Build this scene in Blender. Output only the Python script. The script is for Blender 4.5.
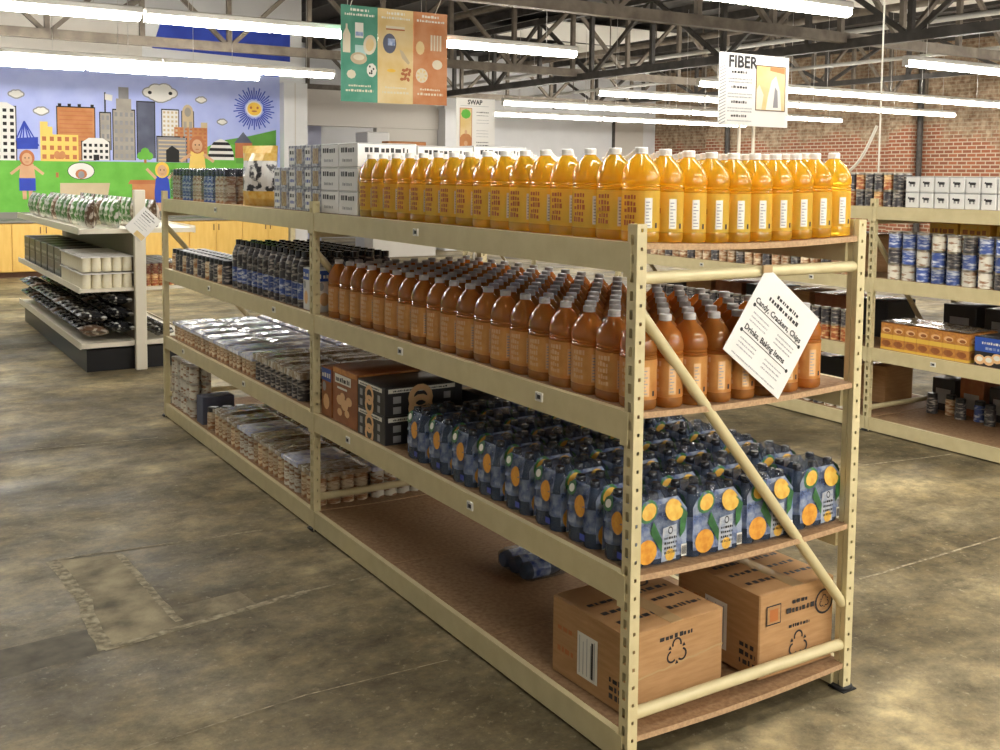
import bpy, math, random
from mathutils import Vector, Matrix
R = random.Random(7)
PI = math.pi
scene = bpy.context.scene
col = scene.collection
for o in list(bpy.data.objects): bpy.data.objects.remove(o)

# ---------------------------------------------------------------- camera, world, exposure
FPX, CY, YAW, PITCH, ROLL = 1047.9, 251.6, .559, -.073, .010
CAM = Vector((-1.796, -2.179, 1.652))
_r = Vector((math.cos(YAW), -math.sin(YAW), 0)); _f = Vector((math.sin(YAW), math.cos(YAW), 0)); _u = Vector((0, 0, 1))
_f2 = _f*math.cos(PITCH) + _u*math.sin(PITCH); _u2 = _u*math.cos(PITCH) - _f*math.sin(PITCH)
_r3 = _r*math.cos(ROLL) + _u2*math.sin(ROLL); _u3 = _u2*math.cos(ROLL) - _r*math.sin(ROLL)
cd = bpy.data.cameras.new('camera'); cam = bpy.data.objects.new('camera', cd); col.objects.link(cam)
cd.sensor_width = 36; cd.lens = FPX/1000*36; cd.shift_y = -(375-CY)/1000; cd.clip_end = 200
mw = Matrix((( _r3.x, _u3.x, -_f2.x, CAM.x), (_r3.y, _u3.y, -_f2.y, CAM.y), (_r3.z, _u3.z, -_f2.z, CAM.z), (0, 0, 0, 1)))
cam.matrix_world = mw
scene.camera = cam
scene.view_settings.view_transform = 'Standard'; scene.view_settings.look = 'None'
scene.view_settings.gamma = 1; scene.view_settings.use_curve_mapping = False
scene.view_settings.exposure = 1.55
w = bpy.data.worlds.new('world'); scene.world = w; w.use_nodes = True
w.node_tree.nodes['Background'].inputs[0].default_value = (.9, .95, 1, 1)
w.node_tree.nodes['Background'].inputs[1].default_value = .05
LAMP = 15.0          # radiance of the fluorescent diffusers

def at(px, py, ax, v):                     # where a sight line meets the plane axis = v
    d = _r3*((px-500)/FPX) - _u3*((py-CY)/FPX) + _f2
    return CAM + d*((v-CAM[ax])/d[ax])

# ---------------------------------------------------------------- materials
MATS = {}
def M(name, c=(.5, .5, .5), rough=.5, metal=0, c2=None, scale=8, detail=4, bump=0, bscale=60, emit=0, trans=0,
      transl=0, spec=.5, coat=0, stretch=None, contrast=(.35, .65), ior=1.45, alpha=1, rand=0):
    m = bpy.data.materials.new(name); m.use_nodes = True; MATS[name] = m
    nt = m.node_tree; b = nt.nodes['Principled BSDF']; out = nt.nodes['Material Output']
    N = lambda t: nt.nodes.new(t); L = nt.links.new
    b.inputs['Base Color'].default_value = (*c, 1); b.inputs['Roughness'].default_value = rough
    b.inputs['Metallic'].default_value = metal; b.inputs['Specular IOR Level'].default_value = spec
    b.inputs['Coat Weight'].default_value = coat; b.inputs['IOR'].default_value = ior
    b.inputs['Transmission Weight'].default_value = trans
    tc = N('ShaderNodeTexCoord'); src = tc.outputs['Object']
    if stretch:
        mp = N('ShaderNodeMapping'); mp.inputs['Scale'].default_value = stretch; L(src, mp.inputs[0]); src = mp.outputs[0]
    cs = None
    if c2:
        nz = N('ShaderNodeTexNoise'); nz.inputs['Scale'].default_value = scale; nz.inputs['Detail'].default_value = detail
        L(src, nz.inputs['Vector'])
        rp = N('ShaderNodeValToRGB'); rp.color_ramp.elements[0].position = contrast[0]; rp.color_ramp.elements[1].position = contrast[1]
        rp.color_ramp.elements[0].color = (*c, 1); rp.color_ramp.elements[1].color = (*c2, 1)
        L(nz.outputs[0], rp.inputs[0]); cs = rp.outputs[0]
        L(cs, b.inputs['Base Color'])
    if rand:
        oi = N('ShaderNodeObjectInfo'); hs = N('ShaderNodeHueSaturation'); mr = N('ShaderNodeMapRange')
        mr.inputs[3].default_value = 1-rand; mr.inputs[4].default_value = 1+rand
        L(oi.outputs['Random'], mr.inputs[0]); L(mr.outputs[0], hs.inputs['Value'])
        if cs: L(cs, hs.inputs['Color'])
        else: hs.inputs['Color'].default_value = (*c, 1)
        cs = hs.outputs[0]; L(cs, b.inputs['Base Color'])
    if bump:
        n2 = N('ShaderNodeTexNoise'); n2.inputs['Scale'].default_value = bscale; n2.inputs['Detail'].default_value = 3
        L(src, n2.inputs['Vector'])
        bp = N('ShaderNodeBump'); bp.inputs['Strength'].default_value = bump; bp.inputs['Distance'].default_value = .01
        L(n2.outputs[0], bp.inputs['Height']); L(bp.outputs[0], b.inputs['Normal'])
    if emit:
        b.inputs['Emission Color'].default_value = (1, .97, .90, 1); b.inputs['Emission Strength'].default_value = emit
    if transl:
        tr = N('ShaderNodeBsdfTranslucent'); mx = N('ShaderNodeMixShader'); mx.inputs[0].default_value = transl
        if cs: L(cs, tr.inputs[0])
        else: tr.inputs[0].default_value = (*c, 1)
        L(b.outputs[0], mx.inputs[1]); L(tr.outputs[0], mx.inputs[2]); L(mx.outputs[0], out.inputs[0])
    if alpha < 1:
        tp = N('ShaderNodeBsdfTransparent'); mx = N('ShaderNodeMixShader'); mx.inputs[0].default_value = alpha
        tp.inputs[0].default_value = (.93, .95, .97, 1)
        L(tp.outputs[0], mx.inputs[1]); L(b.outputs[0], mx.inputs[2]); L(mx.outputs[0], out.inputs[0])
    return m

M('cream', (.66, .57, .33), .42, c2=(.61, .52, .29), scale=14, bump=.04, bscale=90)
M('dark', (.008, .008, .009), .5)
M('black', (.012, .012, .014), .35)
M('rubber', (.015, .015, .016), .6)
M('board', (.25, .140, .066), .75, c2=(.35, .215, .11), scale=60, bump=.15, bscale=200)
M('board_edge', (.55, .36, .20), .8, c2=(.42, .26, .14), scale=120)
M('yellow_juice', (.99, .66, .06), .05, trans=.7, transl=.30, coat=.8, rand=.06, ior=1.3)
M('brown_juice', (.74, .30, .06), .06, trans=.6, transl=.30, coat=.8, rand=.10, ior=1.3)
M('yellow_label', (.99, .76, .14), .25, transl=.5, coat=.4, trans=.25, ior=1.1)
M('brown_label', (.80, .42, .13), .3, transl=.4, coat=.3, c2=(.66, .26, .06), scale=14, stretch=(1, 1, .8))
M('cap_white', (.82, .80, .76), .4)
M('cap_shaded', (.50, .48, .46), .4)  # white caps of the amber bottles, shelf shade put into the colour
M('print_white', (.80, .78, .70), .5)
M('print_brown', (.45, .15, .04), .5)
M('print_tan', (.80, .50, .25), .5)
M('print_dark', (.03, .028, .03), .5)
M('print_grey', (.35, .35, .36), .5)
M('ring_shine', (.9, .75, .45), .1, coat=1)
M('water_body', (.13, .19, .30), .08, trans=.5, coat=.5, ior=1.15)
M('water_label', (.05, .10, .34), .25, c2=(.42, .50, .66), scale=30, coat=.4)
M('cap_black', (.012, .013, .02), .22, coat=.5)
M('film', (.05, .06, .09), .07, alpha=.30, bump=1.0, bscale=40, spec=1)
M('orange', (.66, .25, .025), .35, c2=(.78, .38, .05), scale=60, coat=.4)
M('citrus', (.80, .55, .11), .35, c2=(.70, .36, .05), scale=50, coat=.4)
M('leaf', (.02, .10, .035), .35, c2=(.05, .2, .06), scale=30, coat=.4)
M('film_blue', (.09, .15, .38), .15, c2=(.52, .60, .76), scale=35, coat=.4, alpha=.62, bump=.8, bscale=60)
M('pale_blue', (.16, .24, .50), .3, c2=(.52, .60, .78), scale=25, coat=.4)
M('film_label', (.62, .64, .66), .2, c2=(.40, .46, .58), scale=40, coat=.4, alpha=.85, bump=.6, bscale=60)
M('deep_blue', (.03, .06, .40), .3, coat=.3)
M('cardboard', (.40, .22, .09), .8, c2=(.47, .27, .12), scale=9, stretch=(1, 1, 8), bump=.05, bscale=40)
M('tape', (.50, .34, .17), .25, coat=.5)
M('carton_white', (.78, .77, .74), .5)
M('carton_can', (.55, .55, .58), .45, c2=(.16, .17, .24), scale=45, contrast=(.4, .6))
M('can_photo', (.25, .13, .06), .4, c2=(.5, .38, .2), scale=60)
M('metal', (.62, .60, .56), .3, metal=1)
M('can_brown', (.36, .16, .06), .4, c2=(.75, .62, .42), scale=42, contrast=(.42, .58), stretch=(.45, .45, 1.5), rand=.2)
M('can_white', (.70, .66, .56), .4, c2=(.30, .15, .07), scale=40, contrast=(.5, .6), stretch=(.45, .45, 1.5), rand=.2)
M('can_dark', (.05, .045, .05), .35, c2=(.45, .40, .34), scale=50, contrast=(.5, .66), stretch=(.45, .45, 1.5), rand=.3)
M('can_blue', (.05, .09, .30), .35, c2=(.55, .58, .65), scale=45, contrast=(.48, .62), stretch=(.45, .45, 1.5), rand=.3)
M('can_cream', (.86, .80, .62), .4, c2=(.80, .72, .5), scale=20)
M('can_red', (.40, .10, .03), .4, c2=(.80, .55, .25), scale=45, contrast=(.45, .6), stretch=(.45, .45, 1.5), rand=.2)
M('lid_dark', (.02, .02, .022), .3)
M('film_white', (.86, .88, .97), .25, c2=(.36, .42, .74), scale=22, contrast=(.42, .72), bump=.35, bscale=50, coat=.5)
M('film_brown', (.30, .22, .14), .15, c2=(.62, .60, .56), scale=30, contrast=(.45, .7), bump=.5, bscale=50, coat=.5)
M('bag_dark', (.02, .02, .022), .22, c2=(.65, .64, .60), scale=22, contrast=(.52, .62), bump=.5, bscale=30, rand=.3)
M('bag_green', (.10, .26, .06), .3, c2=(.78, .76, .68), scale=26, contrast=(.45, .56), bump=.4, bscale=30, rand=.3)
M('bag_brown', (.16, .09, .05), .3, c2=(.66, .58, .48), scale=26, contrast=(.48, .58), bump=.4, bscale=30, rand=.3)
M('bag_snack', (.80, .78, .74), .3, c2=(.04, .04, .045), scale=20, contrast=(.5, .56), bump=.3, bscale=25)
M('bag_gold', (.75, .42, .06), .3, c2=(.85, .62, .2), scale=30, coat=.3)
M('box_brown', (.28, .085, .025), .4, c2=(.34, .12, .04), scale=20)
M('box_orange', (.62, .28, .06), .4, c2=(.45, .16, .04), scale=35)
M('box_yellow', (.80, .52, .08), .4)
M('box_gold', (.82, .42, .04), .45, c2=(.88, .56, .08), scale=18)
M('box_dark', (.028, .026, .028), .35)
M('box_blue', (.03, .09, .42), .35)
M('gondola', (.78, .72, .58), .45)
M('gondola_back', (.30, .24, .17), .6)
M('cabinet', (.80, .52, .14), .4, c2=(.74, .46, .11), scale=3, stretch=(6, 6, 1))
M('counter', (.22, .21, .18), .4)
M('wood_dark', (.12, .055, .025), .6)
M('paper', (.82, .80, .76), .6)
M('stick', (.78, .72, .58), .6)
M('lamp', (.9, .9, .9), .5, emit=LAMP)
M('lamp_metal', (.75, .73, .68), .4)
M('truss', (.13, .105, .08), .7, c2=(.21, .175, .135), scale=6, bump=.1)
M('truss_dark', (.05, .045, .04), .6, c2=(.09, .08, .07), scale=6)
M('roof_white', (.80, .78, .72), .6)
M('duct', (.52, .50, .46), .5)
M('wall_white', (.74, .74, .74), .7, c2=(.70, .70, .70), scale=2)
M('wall_beige', (.62, .58, .52), .7)
M('wall_lav', (.66, .68, .86), .7)
M('cord', (.75, .72, .62), .6)
# mural paints
for n, c, c2 in (('m_sky', (.40, .46, .82), (.46, .52, .86)), ('m_grass', (.13, .42, .05), (.17, .50, .07)), ('m_hill', (.10, .30, .05), (.13, .36, .06)),
             ('m_blue', (.03, .06, .42), (.04, .08, .5)), ('m_stone', (.42, .38, .33), (.34, .31, .27)), ('m_slate', (.09, .10, .15), (.13, .14, .2)),
             ('m_brick', (.50, .20, .07), (.60, .27, .11)), ('m_yellow', (.86, .62, .17), (.82, .58, .14)), ('m_gold', (.82, .50, .06), (.88, .6, .12)),
             ('m_white', (.80, .78, .74), (.75, .73, .7)), ('m_ink', (.015, .013, .015), (.02, .02, .02)), ('m_skin', (.62, .36, .2), (.68, .42, .25)),
             ('m_rust', (.46, .15, .06), (.52, .19, .08)), ('m_tan', (.62, .50, .33), (.56, .44, .28)), ('m_grey', (.25, .24, .25), (.3, .29, .3)),
             ('b_green', (.07, .28, .19), (.12, .36, .26)), ('b_gold', (.72, .52, .22), (.80, .64, .36)), ('b_rust', (.56, .19, .06), (.66, .32, .16)),
             ('b_cream', (.80, .74, .58), (.74, .66, .5)), ('b_mint', (.45, .66, .62), (.5, .7, .66)), ('apple_green', (.10, .45, .05), (.2, .55, .1))):
    M(n, c, .75, c2=c2, scale=4)

def floor_material():
    m = bpy.data.materials.new('floor_concrete'); m.use_nodes = True; MATS['floor_concrete'] = m
    nt = m.node_tree; b = nt.nodes['Principled BSDF']; N = lambda t: nt.nodes.new(t); L = nt.links.new
    tc = N('ShaderNodeTexCoord')
    def noise(s, det, st=(1, 1, 1), rough=.55):
        mp = N('ShaderNodeMapping'); mp.inputs['Scale'].default_value = st; L(tc.outputs['Object'], mp.inputs[0])
        n = N('ShaderNodeTexNoise'); n.inputs['Scale'].default_value = s; n.inputs['Detail'].default_value = det; n.inputs['Roughness'].default_value = rough
        L(mp.outputs[0], n.inputs['Vector']); return n.outputs[0]
    def ramp(src, stops):
        r = N('ShaderNodeValToRGB'); el = r.color_ramp.elements
        while len(el) < len(stops): el.new(.5)
        for e, (p, c) in zip(el, stops): e.position = p; e.color = (*c, 1)
        L(src, r.inputs[0]); return r.outputs[0]
    a = ramp(noise(.9, 8, (.85, 1.1, 1), .62), [(.32, (.078, .061, .034)), (.45, (.160, .128, .072)), (.55, (.245, .199, .117)), (.66, (.41, .34, .20))])
    f = ramp(noise(6, 12, (1, 1.1, 1), .78), [(.32, (.42, .41, .39)), (.48, (.92, .92, .92)), (.66, (1.6, 1.54, 1.4))])
    mx = N('ShaderNodeMix'); mx.data_type = 'RGBA'; mx.blend_type = 'MULTIPLY'; mx.inputs[0].default_value = 1
    big = ramp(noise(.42, 6, (.8, 1.5, 1), .6), [(.36, (.62, .60, .56)), (.50, (1.05, 1.05, 1.05)), (.62, (1.4, 1.36, 1.28))])
    m0 = N('ShaderNodeMix'); m0.data_type = 'RGBA'; m0.blend_type = 'MULTIPLY'; m0.inputs[0].default_value = 1; L(a, m0.inputs[6]); L(big, m0.inputs[7]); a = m0.outputs[2]
    b.inputs['Specular IOR Level'].default_value = .25
    L(a, mx.inputs[6]); L(f, mx.inputs[7])
    sp = ramp(noise(30, 6, (1, 1, 1), .7), [(.58, (0, 0, 0)), (.70, (1, 1, 1))])
    m2 = N('ShaderNodeMix'); m2.data_type = 'RGBA'; m2.inputs[7].default_value = (.46, .40, .27, 1)
    mt = N('ShaderNodeMath'); mt.operation = 'MULTIPLY'; mt.inputs[1].default_value = .5; L(sp, mt.inputs[0])
    L(mt.outputs[0], m2.inputs[0]); L(mx.outputs[2], m2.inputs[6]); L(m2.outputs[2], b.inputs['Base Color'])
    rr = ramp(noise(2.2, 5), [(.35, (.42, .42, .42)), (.65, (.72, .72, .72))]); L(rr, b.inputs['Roughness'])
    bp = N('ShaderNodeBump'); bp.inputs['Strength'].default_value = .45; bp.inputs['Distance'].default_value = .01
    L(noise(16, 6), bp.inputs['Height']); L(bp.outputs[0], b.inputs['Normal'])
floor_material()

def brick_material():
    m = bpy.data.materials.new('brick'); m.use_nodes = True; MATS['brick'] = m
    nt = m.node_tree; b = nt.nodes['Principled BSDF']; N = lambda t: nt.nodes.new(t); L = nt.links.new
    tc = N('ShaderNodeTexCoord'); sx = N('ShaderNodeSeparateXYZ'); L(tc.outputs['Object'], sx.inputs[0])
    cx = N('ShaderNodeCombineXYZ'); ad = N('ShaderNodeMath'); ad.operation = 'ADD'
    L(sx.outputs[0], ad.inputs[0]); L(sx.outputs[1], ad.inputs[1]); L(ad.outputs[0], cx.inputs[0]); L(sx.outputs[2], cx.inputs[1])
    br = N('ShaderNodeTexBrick'); br.inputs['Scale'].default_value = 1; br.inputs['Brick Width'].default_value = .23; br.inputs['Row Height'].default_value = .086
    br.inputs['Mortar Size'].default_value = .012; br.inputs['Bias'].default_value = -.1
    br.inputs[1].default_value = (.36, .12, .055, 1); br.inputs[2].default_value = (.24, .085, .045, 1); br.inputs[3].default_value = (.55, .45, .33, 1)
    L(cx.outputs[0], br.inputs[0])
    nz = N('ShaderNodeTexNoise'); nz.inputs['Scale'].default_value = 1.3; nz.inputs['Detail'].default_value = 8; L(tc.outputs['Object'], nz.inputs['Vector'])
    ma = N('ShaderNodeMath'); ma.operation = 'MULTIPLY_ADD'; ma.inputs[1].default_value = 1.6; L(nz.outputs[0], ma.inputs[0]); L(sx.outputs[2], ma.inputs[2])
    rp = N('ShaderNodeValToRGB'); rp.color_ramp.elements[0].position = .0; rp.color_ramp.elements[1].position = 1
    mr = N('ShaderNodeMapRange'); mr.inputs[1].default_value = 3.3; mr.inputs[2].default_value = 3.6; L(ma.outputs[0], mr.inputs[0])
    n2 = N('ShaderNodeTexNoise'); n2.inputs['Scale'].default_value = 9; n2.inputs['Detail'].default_value = 6; L(tc.outputs['Object'], n2.inputs['Vector'])
    r2 = N('ShaderNodeValToRGB'); r2.color_ramp.elements[0].position = .35; r2.color_ramp.elements[1].position = .65
    r2.color_ramp.elements[0].color = (.20, .14, .08, 1); r2.color_ramp.elements[1].color = (.50, .40, .27, 1); L(n2.outputs[0], r2.inputs[0])
    mm = N('ShaderNodeMath'); mm.operation = 'MULTIPLY'; mm.inputs[1].default_value = .75; L(mr.outputs[0], mm.inputs[0])
    mx = N('ShaderNodeMix'); mx.data_type = 'RGBA'; L(mm.outputs[0], mx.inputs[0]); L(br.outputs[0], mx.inputs[6]); L(r2.outputs[0], mx.inputs[7])
    L(mx.outputs[2], b.inputs['Base Color']); b.inputs['Roughness'].default_value = .85
    bp = N('ShaderNodeBump'); bp.inputs['Strength'].default_value = .5; bp.inputs['Distance'].default_value = .01; bp.invert = True
    L(br.outputs['Fac'], bp.inputs['Height']); L(bp.outputs[0], b.inputs['Normal'])
brick_material()

def roof_material():
    m = bpy.data.materials.new('roof_deck'); m.use_nodes = True; MATS['roof_deck'] = m
    nt = m.node_tree; b = nt.nodes['Principled BSDF']; N = lambda t: nt.nodes.new(t); L = nt.links.new
    tc = N('ShaderNodeTexCoord'); wv = N('ShaderNodeTexWave'); wv.inputs['Scale'].default_value = 2.5; wv.bands_direction = 'Y'; wv.inputs['Distortion'].default_value = .4
    L(tc.outputs['Object'], wv.inputs['Vector']); rp = N('ShaderNodeValToRGB')
    rp.color_ramp.elements[0].color = (.028, .024, .022, 1); rp.color_ramp.elements[1].color = (.085, .075, .065, 1)
    L(wv.outputs[0], rp.inputs[0]); L(rp.outputs[0], b.inputs['Base Color']); b.inputs['Roughness'].default_value = .7
roof_material()

# ---------------------------------------------------------------- mesh building
class MB:
    def __init__(s): s.v = []; s.f = []; s.m = []; s.sm = []; s.names = []
    def mi(s, n):
        if n not in s.names: s.names.append(n)
        return s.names.index(n)
    def face(s, pts, mat, smooth=False):
        k = len(s.v); s.v += [tuple(p) for p in pts]; s.f.append(tuple(range(k, k+len(pts)))); s.m.append(s.mi(mat)); s.sm.append(smooth); return s
    def box(s, x0, x1, y0, y1, z0, z1, mat, bev=0):
        if bev:
            return s.cbox(x0, x1, y0, y1, z0, z1, mat, bev)
        k = len(s.v); s.v += [(x, y, z) for z in (z0, z1) for y in (y0, y1) for x in (x0, x1)]
        for q in ((0, 2, 3, 1), (4, 5, 7, 6), (0, 1, 5, 4), (2, 6, 7, 3), (0, 4, 6, 2), (1, 3, 7, 5)):
            s.f.append(tuple(k+i for i in q)); s.m.append(s.mi(mat)); s.sm.append(False)
        return s
    def cbox(s, x0, x1, y0, y1, z0, z1, mat, b):      # box with chamfered vertical and top edges
        def ring(i, z): return [(x0+i+b, y0+i, z), (x1-i-b, y0+i, z), (x1-i, y0+i+b, z), (x1-i, y1-i-b, z), (x1-i-b, y1-i, z), (x0+i+b, y1-i, z), (x0+i, y1-i-b, z), (x0+i, y0+i+b, z)]
        rs = [ring(b, z0), ring(0, z0+b), ring(0, z1-b), ring(b, z1)]
        k = len(s.v)
        for r in rs: s.v += r
        for a in range(3):
            for i in range(8):
                j = (i+1) % 8; s.f.append((k+a*8+i, k+a*8+j, k+a*8+8+j, k+a*8+8+i)); s.m.append(s.mi(mat)); s.sm.append(False)
        s.f.append(tuple(k+7-i for i in range(8))); s.m.append(s.mi(mat)); s.sm.append(False)
        s.f.append(tuple(k+24+i for i in range(8))); s.m.append(s.mi(mat)); s.sm.append(False)
        return s
    def lathe(s, prof, mats, seg=16, c=(0, 0, 0), cap=True, sx=1, sy=1):
        k = len(s.v); n = len(prof)
        for (r, z) in prof:
            for i in range(seg):
                a = 2*PI*i/seg; s.v.append((c[0]+r*sx*math.cos(a), c[1]+r*sy*math.sin(a), c[2]+z))
        for j in range(n-1):
            mt = mats if isinstance(mats, str) else mats[j]
            for i in range(seg):
                i2 = (i+1) % seg; s.f.append((k+j*seg+i, k+j*seg+i2, k+(j+1)*seg+i2, k+(j+1)*seg+i)); s.m.append(s.mi(mt)); s.sm.append(True)
        if cap:
            m0 = mats if isinstance(mats, str) else mats[0]; m1 = mats if isinstance(mats, str) else mats[-1]
            s.f.append(tuple(k+seg-1-i for i in range(seg))); s.m.append(s.mi(m0)); s.sm.append(False)
            s.f.append(tuple(k+(n-1)*seg+i for i in range(seg))); s.m.append(s.mi(m1)); s.sm.append(False)
        return s
    def tube(s, p0, p1, r, mat, seg=8):
        p0 = Vector(p0); p1 = Vector(p1); d = (p1-p0).normalized()
        a = d.orthogonal().normalized(); b = d.cross(a); k = len(s.v)
        for p in (p0, p1):
            for i in range(seg):
                t = 2*PI*i/seg+.2; s.v.append(tuple(p+a*r*math.cos(t)+b*r*math.sin(t)))
        for i in range(seg):
            j = (i+1) % seg; s.f.append((k+i, k+j, k+seg+j, k+seg+i)); s.m.append(s.mi(mat)); s.sm.append(True)
        s.f.append(tuple(k+seg-1-i for i in range(seg))); s.m.append(s.mi(mat)); s.sm.append(False)
        s.f.append(tuple(k+seg+i for i in range(seg))); s.m.append(s.mi(mat)); s.sm.append(False)
        return s
    def bar(s, p0, p1, wx, wz, mat):                  # rectangular bar between two points
        p0 = Vector(p0); p1 = Vector(p1); d = (p1-p0).normalized()
        up = Vector((0, 0, 1)) if abs(d.z) < .95 else Vector((1, 0, 0))
        a = d.cross(up).normalized(); b = a.cross(d); k = len(s.v)
        for p in (p0, p1):
            for (u, v) in ((-1, -1), (1, -1), (1, 1), (-1, 1)): s.v.append(tuple(p+a*u*wx/2+b*v*wz/2))
        for q in ((0, 1, 5, 4), (1, 2, 6, 5), (2, 3, 7, 6), (3, 0, 4, 7), (3, 2, 1, 0), (4, 5, 6, 7)):
            s.f.append(tuple(k+i for i in q)); s.m.append(s.mi(mat)); s.sm.append(False)
        return s
    def arc(s, r, a0, a1, z0, z1, mat, n=4, c=(0, 0)):      # curved print on a bottle or can
        for i in range(n):
            p, q = a0+(a1-a0)*i/n, a0+(a1-a0)*(i+1)/n
            s.face([(c[0]+r*math.cos(p), c[1]+r*math.sin(p), z0), (c[0]+r*math.cos(q), c[1]+r*math.sin(q), z0),
                    (c[0]+r*math.cos(q), c[1]+r*math.sin(q), z1), (c[0]+r*math.cos(p), c[1]+r*math.sin(p), z1)], mat, True)
        return s
    def mesh(s, name):
        me = bpy.data.meshes.new(name); me.from_pydata(s.v, [], s.f)
        for n in s.names: me.materials.append(MATS[n])
        me.polygons.foreach_set('material_index', s.m); me.polygons.foreach_set('use_smooth', s.sm)
        me.update()
        try: me.set_sharp_from_angle(angle=.7)
        except Exception: pass
        return me
    def build(s, name, parent=None, loc=None):
        return ob(name, s.mesh(name), parent, loc)

class G:                                              # flat print on a plane: origin O, axes U and V, lifted along the normal
    def __init__(s, O, U, V, lift=.0012, mb=None, n=None):
        s.O = Vector(O); s.U = Vector(U); s.V = Vector(V); s.N = Vector(n) if n else s.U.cross(s.V).normalized(); s.l = lift; s.k = 1; s.mb = mb or MB()
    def poly(s, pts, mat):
        s.mb.face([s.O+s.U*u+s.V*v+s.N*(s.l*s.k) for u, v in pts], mat); s.k += s.inc; return s
    inc = .03
    def up(s): s.k += .6; return s
    def rect(s, u0, v0, u1, v1, mat): return s.poly([(u0, v0), (u1, v0), (u1, v1), (u0, v1)], mat)
    def ell(s, cu, cv, ru, rv, mat, n=16, a=0): 
        ca, sa = math.cos(a), math.sin(a)
        return s.poly([(cu+ru*math.cos(2*PI*i/n)*ca-rv*math.sin(2*PI*i/n)*sa, cv+ru*math.cos(2*PI*i/n)*sa+rv*math.sin(2*PI*i/n)*ca) for i in range(n)], mat)
    def line(s, u0, v0, u1, v1, w, mat):
        d = math.hypot(u1-u0, v1-v0) or 1; x, y = -(v1-v0)/d*w/2, (u1-u0)/d*w/2
        return s.poly([(u0-x, v0-y), (u1-x, v1-y), (u1+x, v1+y), (u0+x, v0+y)], mat)
    def ring(s, cu, cv, r, w, mat, n=14, a0=0, a1=2*PI):
        for i in range(n):
            a, b = a0+(a1-a0)*i/n, a0+(a1-a0)*(i+1)/n
            s.poly([(cu+r*math.cos(a), cv+r*math.sin(a)), (cu+r*math.cos(b), cv+r*math.sin(b)), (cu+(r-w)*math.cos(b), cv+(r-w)*math.sin(b)), (cu+(r-w)*math.cos(a), cv+(r-w)*math.sin(a))][::-1], mat)
        return s
    def scribble(s, u0, u1, v, h, mat, seed=0):      # a line of unreadable small print
        q = random.Random(seed*31+int(v*9999)); u = u0; s.inc = 0
        while u < u1:
            wd = h*(.35+q.random()*.9); s.rect(u, v, min(u+wd, u1), v+h*(.7+.3*q.random()), mat); u += wd+h*(.2+.35*q.random())
        s.inc = .03; return s

def ob(name, me, parent=None, loc=None):
    o = bpy.data.objects.new(name, me); col.objects.link(o)
    if parent: o.parent = parent
    if loc: o.location = loc
    return o
def empty(name, loc=(0, 0, 0), rz=0):
    o = bpy.data.objects.new(name, None); col.objects.link(o); o.location = loc; o.rotation_euler = (0, 0, rz); o.empty_display_size = .05
    return o
def tag(o, label, cat, group=None):
    o['label'] = label; o['category'] = cat
    if group: o['group'] = group
    return o
def struct(o, label=None):
    o['kind'] = 'structure'
    if label: o['label'] = label
    return o
def dup(o, loc=None, rz=None, parent=None):
    c = o.copy(); col.objects.link(c)
    if parent is not None: c.parent = parent
    if loc is not None: c.location = loc
    if rz is not None: c.rotation_euler = (0, 0, rz)
    for ch in o.children: dup(ch, parent=c)
    return c
class Proto:                                          # first use moves the original, later uses copy it
    def __init__(s, o): s.o = o; s.used = False
    def put(s, loc, rz=0, label=None, cat=None, group=None):
        o = s.o if not s.used else dup(s.o)
        s.used = True; o.location = loc; o.rotation_euler = (0, 0, rz)
        if label: tag(o, label, cat, group)
        return o
ORD = 'first second third fourth fifth sixth seventh eighth ninth tenth eleventh twelfth thirteenth fourteenth fifteenth sixteenth seventeenth eighteenth nineteenth twentieth'.split() + ['twenty-first', 'twenty-second', 'twenty-third', 'twenty-fourth', 'twenty-fifth']
_tx = {}
def text(s, size, mat, name, parent, O, U, V, lift=.002, align='LEFT', bold=0):
    cu = bpy.data.curves.new('t', 'FONT'); cu.body = s; cu.size = size; cu.align_x = align; cu.fill_mode = 'FRONT'; cu.offset = bold; cu.resolution_u = 2
    t = bpy.data.objects.new('t', cu); col.objects.link(t)
    dg = bpy.context.evaluated_depsgraph_get(); me = bpy.data.meshes.new_from_object(t.evaluated_get(dg))
    bpy.data.objects.remove(t)
    U = Vector(U).normalized(); V = Vector(V).normalized(); N = U.cross(V)
    for v in me.vertices: v.co = Vector(O)+U*v.co.x+V*v.co.y+N*lift
    me.materials.clear(); me.materials.append(MATS[mat]); me.name = name
    return ob(name, me, parent)

# ================================================================ THE BUILDING
ROOF = 4.9; XL, XR, YN, YB, YM = -7.0, 19.5, -7.0, 22.9, 15.95
fl = struct(MB().box(XL, XR, YN, YB, -.1, 0, 'floor_concrete').build('floor'))
M('floor_joint', (.46, .39, .26), .85, c2=(.20, .165, .10), scale=30, detail=8, contrast=(.35, .6))
M('floor_patch', (.11, .088, .052), .8, c2=(.40, .33, .20), scale=6, detail=14, contrast=(.34, .66), bump=.5, bscale=40)
SZ_ = [.0012]
def strip(pts, wd, name='floor_joint', mat='floor_joint'):
    mb = MB(); SZ_[0] += .0002
    for (x0, y0), (x1, y1) in zip(pts, pts[1:]):
        d = math.hypot(x1-x0, y1-y0); nx, ny = -(y1-y0)/d*wd/2, (x1-x0)/d*wd/2
        n = max(1, int(d/.07)); pv = None
        for i in range(n+1):
            t = i/n; j = wd*.3*(R.random()-.5); k = wd*.3*(R.random()-.5)
            q = ((x0+(x1-x0)*t-nx+k, y0+(y1-y0)*t-ny+j, SZ_[0]), (x0+(x1-x0)*t+nx+k, y0+(y1-y0)*t+ny+j, SZ_[0]))
            if pv: mb.face([pv[0], q[0], q[1], pv[1]], mat)
            pv = q
    return mb.build(name, fl)
strip([(-1.09, 2.50), (-1.06, 2.0), (-1.08, 1.52)], .05)
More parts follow.
